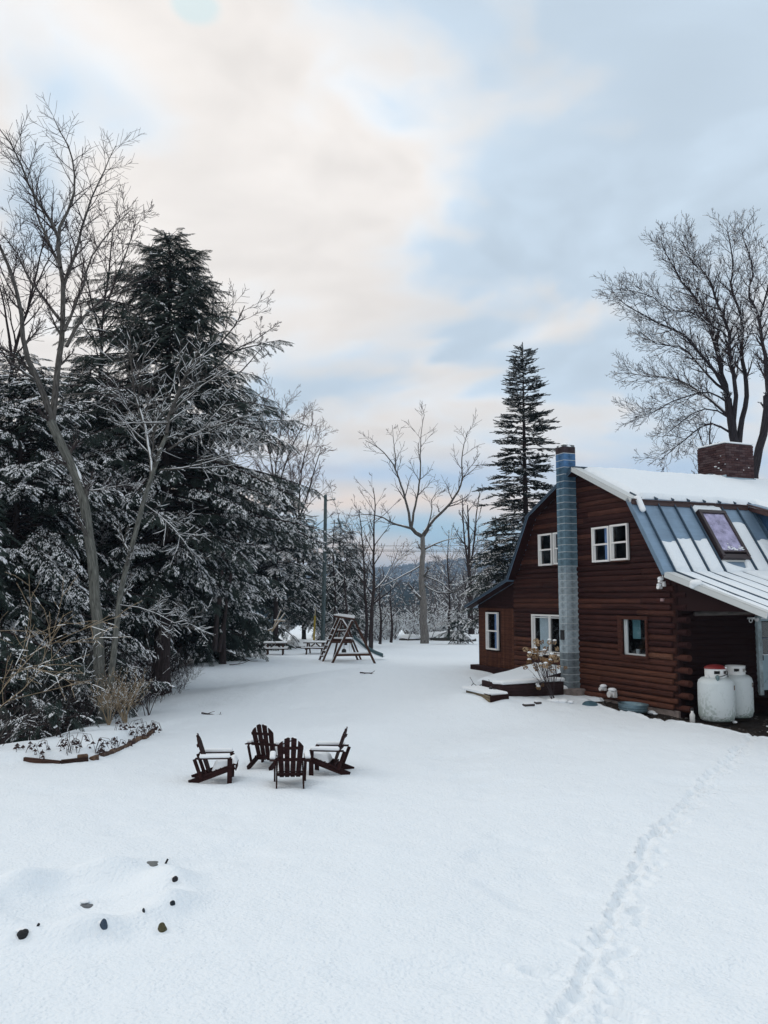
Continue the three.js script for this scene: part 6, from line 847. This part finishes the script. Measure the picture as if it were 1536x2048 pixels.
{ // cellar hatch with a sloping snowy lid, against the gable left of the chimney
  const t = thing('cellar_hatch', 'low sloping cellar hatch under snow against the house left of the chimney', 'hatch', [HO.x, 0, HO.z], HO.a), dk = std([0.05, 0.028, 0.03], 0.8, { map: T.grain });
  const side = (z) => { const s = new THREE.Shape([[-0.1, 1.0], [-0.1, 1.48], [-1.95, 1.13], [-1.95, 0.95]].map(([a, b]) => new THREE.Vector2(a, b))); return new THREE.ExtrudeGeometry(s, { depth: 0.06, bevelEnabled: false }).translate(0, 0, z); };
  mesh('side_wall', side(-0.36), dk, t); mesh('side_wall', side(-2.0), dk, t);
  mesh('door_leaf', beam(V3(-0.05, 1.50, -1.15), V3(-2.0, 1.13, -1.15), 1.75, 0.05), dk, t);
  const b = new Buf(), n = 20; for (let j = 0; j <= n; j++) for (let i = 0; i <= n; i++) { const u = i / n, v = j / n, e = Math.min(1, Math.min(u, 1 - u, v + 0.02, 1 - v) / 0.07), x = mix(-0.04, -2.1, u); b.v(x, mix(1.53, 1.12, u) + 0.1 * Math.sqrt(Math.max(0, 1 - (1 - e) ** 2)) * (0.8 + 0.5 * noise(u * 4, v * 4)), mix(-2.06, -0.27, v), 0, 1, 0, null, x, v * 2); if (i && j) { const o = j * (n + 1) + i; b.i.push(o - n - 2, o - 1, o - n - 1, o - n - 1, o - 1, o); } }
  const g = b.geo(); g.computeVertexNormals(); mesh('hatch_snow', g, M.snow, t);
  // planter ledge before it and the step box
  const p = thing('planter_box', 'dark timber planter with a snowy rim in front of the cellar hatch', 'planter', [HO.x, 0, HO.z], HO.a); const q = V3(-3.06, 1.27, 0.95), q2 = V3(-0.75, 1.27, 0.30);
  mesh('front_board', beam(V3(q.x, 1.12, q.z), V3(q2.x, 1.06, q2.z), 0.06, 0.42), dk, p); mesh('end_board', beam(V3(q.x, 1.12, q.z), V3(-3.0, 1.15, -0.1), 0.06, 0.42), dk, p);
  mesh('rim_snow', beam(V3(q.x - 0.03, 1.37, q.z - 0.14), V3(q2.x, 1.33, q2.z - 0.14), 0.4, 0.09, V3(0, 1, 0), 0.04), M.crustSnow, p);
  mesh('corner_knob', join([new THREE.SphereGeometry(0.08, 10, 8).translate(-3.12, 1.15, 0.75), new THREE.SphereGeometry(0.05, 8, 6).translate(-3.2, 1.22, 0.68)]), M.black, p);
  const s = thing('step_box', 'low tan-sided wooden step under snow at the near end of the hatch', 'step', [HO.x, 0, HO.z], HO.a), tan = std([0.30, 0.25, 0.17], 0.85, { map: T.grain });
  const A = V3(-3.45, 1.08, -0.15), B = V3(-3.62, 1.04, 1.38), C = V3(-3.05, 1.06, 1.30); mesh('side_board', beam(A, B, 0.05, 0.16), tan, s); mesh('end_board', beam(B, C, 0.05, 0.16), M.darkWood, s); mesh('step_snow', join([beam(V3(-3.32, 1.17, -0.2), V3(-3.34, 1.15, 1.32), 0.56, 0.09, V3(0, 1, 0), 0.04)]), M.crustSnow, s);
  mesh('nosing', beam(A.clone().setY(1.175), B.clone().setY(1.135), 0.06, 0.02), M.darkWood, s);
}
{ // hydrangea: bare stems with dried papery heads
  const [x, , z] = HL(-1.75, 1.38), y = ground(x, z), t = thing('hydrangea', 'leafless hydrangea with dried tan flower heads before the block chimney', 'shrub', [x, y - 0.03, z]), r = rngOf(66), st = new Buf(), petals = [[0.30, 0.19, 0.10], [0.23, 0.135, 0.07], [0.40, 0.29, 0.18]].map((c) => std(c, 0.9, { side: THREE.DoubleSide }));
  const headGeo = [0, 1, 2].map((v) => { const b = new Buf(), q = rngOf(70 + v); for (let k = 0; k < 46; k++) { const u = V3(q() - 0.5, q() - 0.35, q() - 0.5).normalize().multiplyScalar(0.055 + 0.03 * q()), s = 0.022, a = V3(q() - 0.5, q() - 0.5, q() - 0.5).normalize(), e = V3().crossVectors(a, u).normalize(), n = u.clone().normalize(), A = b.p.length / 3; for (const [m, w] of [[-1, 0], [0, 1], [1, 0], [0, -1]]) { const p = u.clone().addScaledVector(a, m * s).addScaledVector(e, w * s); b.v(p.x, p.y, p.z, n.x, n.y, n.z); } b.i.push(A, A + 1, A + 2, A, A + 2, A + 3); } const g = b.geo(); g.computeVertexNormals(); return g; });
  const heads = []; const V = V3(HC, 0, -HS), U = V3(HS, 0, HC);
  for (let k = 0; k < 46; k++) { const a = r() * 6.28, sp = 0.15 + 0.6 * r(), h = 0.75 + 0.8 * r(), tip = V3(0, h, 0).addScaledVector(U, Math.cos(a) * sp - 0.3).addScaledVector(V, Math.sin(a) * sp * 0.75 - 0.15), mid = tip.clone().multiplyScalar(0.45).add(V3((r() - 0.5) * 0.1, 0.06, (r() - 0.5) * 0.1)); if (k < 9) { tip.copy(V3(0, 0.28 + 0.12 * r(), 0).addScaledVector(U, -0.5 - 0.9 * r() * 0.8).addScaledVector(V, -0.25 * r())); mid.copy(tip).multiplyScalar(0.5).setY(0.5); } if (k % 4 === 0) st.tube([V3((r() - 0.5) * 0.14, 0, (r() - 0.5) * 0.14), mid, tip], [0.008, 0.006, 0.004], 4); else st.tube([mid, mid.clone().lerp(tip, 0.5).add(V3(0, 0.05, 0)), tip], [0.005, 0.004, 0.003], 3); for (let m = 0; m < (k % 3 ? 0 : 2); m++) { const e = mid.clone().lerp(tip, 0.4 + 0.4 * r()); st.tube([mid.clone().lerp(tip, 0.2 * r()), e.clone().add(V3((r() - 0.5) * 0.25, 0.15 + 0.15 * r(), (r() - 0.5) * 0.25))], [0.005, 0.004], 3); } heads.push(tip); }
  mesh('stems', st.geo(), BARK.twig, t, true);
  heads.forEach((p, k) => { if (k > 9 && r() < 0.08) return; const m = mesh('flower_head', headGeo[k % 3], petals[Math.floor(r() * 3)], t); m.position.copy(p); m.rotation.set(r() * 3, r() * 6, 0); m.scale.setScalar(k < 9 ? 0.6 : 0.65 + 0.45 * r()); if (r() < 0.3) mesh('snow_cap', new THREE.SphereGeometry(0.055, 8, 6).scale(1, 0.5, 1).translate(0, 0, 0), M.crustSnow, t).position.copy(p.clone().add(V3(0, 0.06, 0))); });
  mesh('foot_snow', join(Array.from({ length: 9 }, () => new THREE.SphereGeometry(0.05 + 0.06 * r(), 8, 6).scale(1.3, 0.6, 1.2).translate((r() - 0.5) * 0.9, 0.05, (r() - 0.5) * 0.7))), M.crustSnow, t, true);
  const bp = thing('buried_pot', 'rounded blue-grey pot half buried by the block chimney', 'pot', HL(-1.15, 2.05, 0.05)); mesh('pot', new THREE.SphereGeometry(0.17, 18, 12).scale(1.2, 0.75, 1), std([0.08, 0.15, 0.19], 0.7, { map: T.blotch }), bp);
  const st2 = (lx, lz, label, w) => { const [a, b, c] = HL(lx, lz), s = thing('garden_stone', label, 'stone', [a, ground(a, c) + 0.0, c], 0.4); mesh('stone', box(w, 0.06, 0.14, 0, 0.01, 0, 0.02), std([0.06, 0.05, 0.05], 0.9), s); mesh('snow_cap', snowSlab(w * 0.9, 0.04, 0.12, 0, 0.05, 0), M.crustSnow, s); };
  st2(-2.75, 1.75, 'flat dark garden stone in the snow below the planter', 0.3); st2(-2.4, 1.62, 'small garden stone nearer the hydrangea', 0.16);
}
{ // bent dark twigs poking out near the lean-to corner
  for (const [k, [px, py, d, w, label]] of [[952, 1368, 24.5, 0.35, 'dark dead stem on the snow by the lean-to corner'], [985, 1372, 23.6, 0.2, 'snow-tipped clod near the lean-to corner']].entries()) { const p = at(px, py, d), y = ground(p.x, p.z), b = new Buf(), t = thing('dead_stem', label, 'stem', [p.x, y, p.z]); b.tube([V3(-w / 2, 0.02, 0), V3(-w * 0.2, 0.12, 0), V3(w * 0.1, 0.04, 0.05), V3(w / 2, 0.1, 0)], [0.012, 0.012, 0.012, 0.008], 5); b.tube([V3(-w * 0.2, 0.12, 0), V3(-w * 0.5, 0.3, 0)], [0.008, 0.006], 4); mesh('stem', b.geo(), M.black, t); }
}
renderer.render(scene, camera);
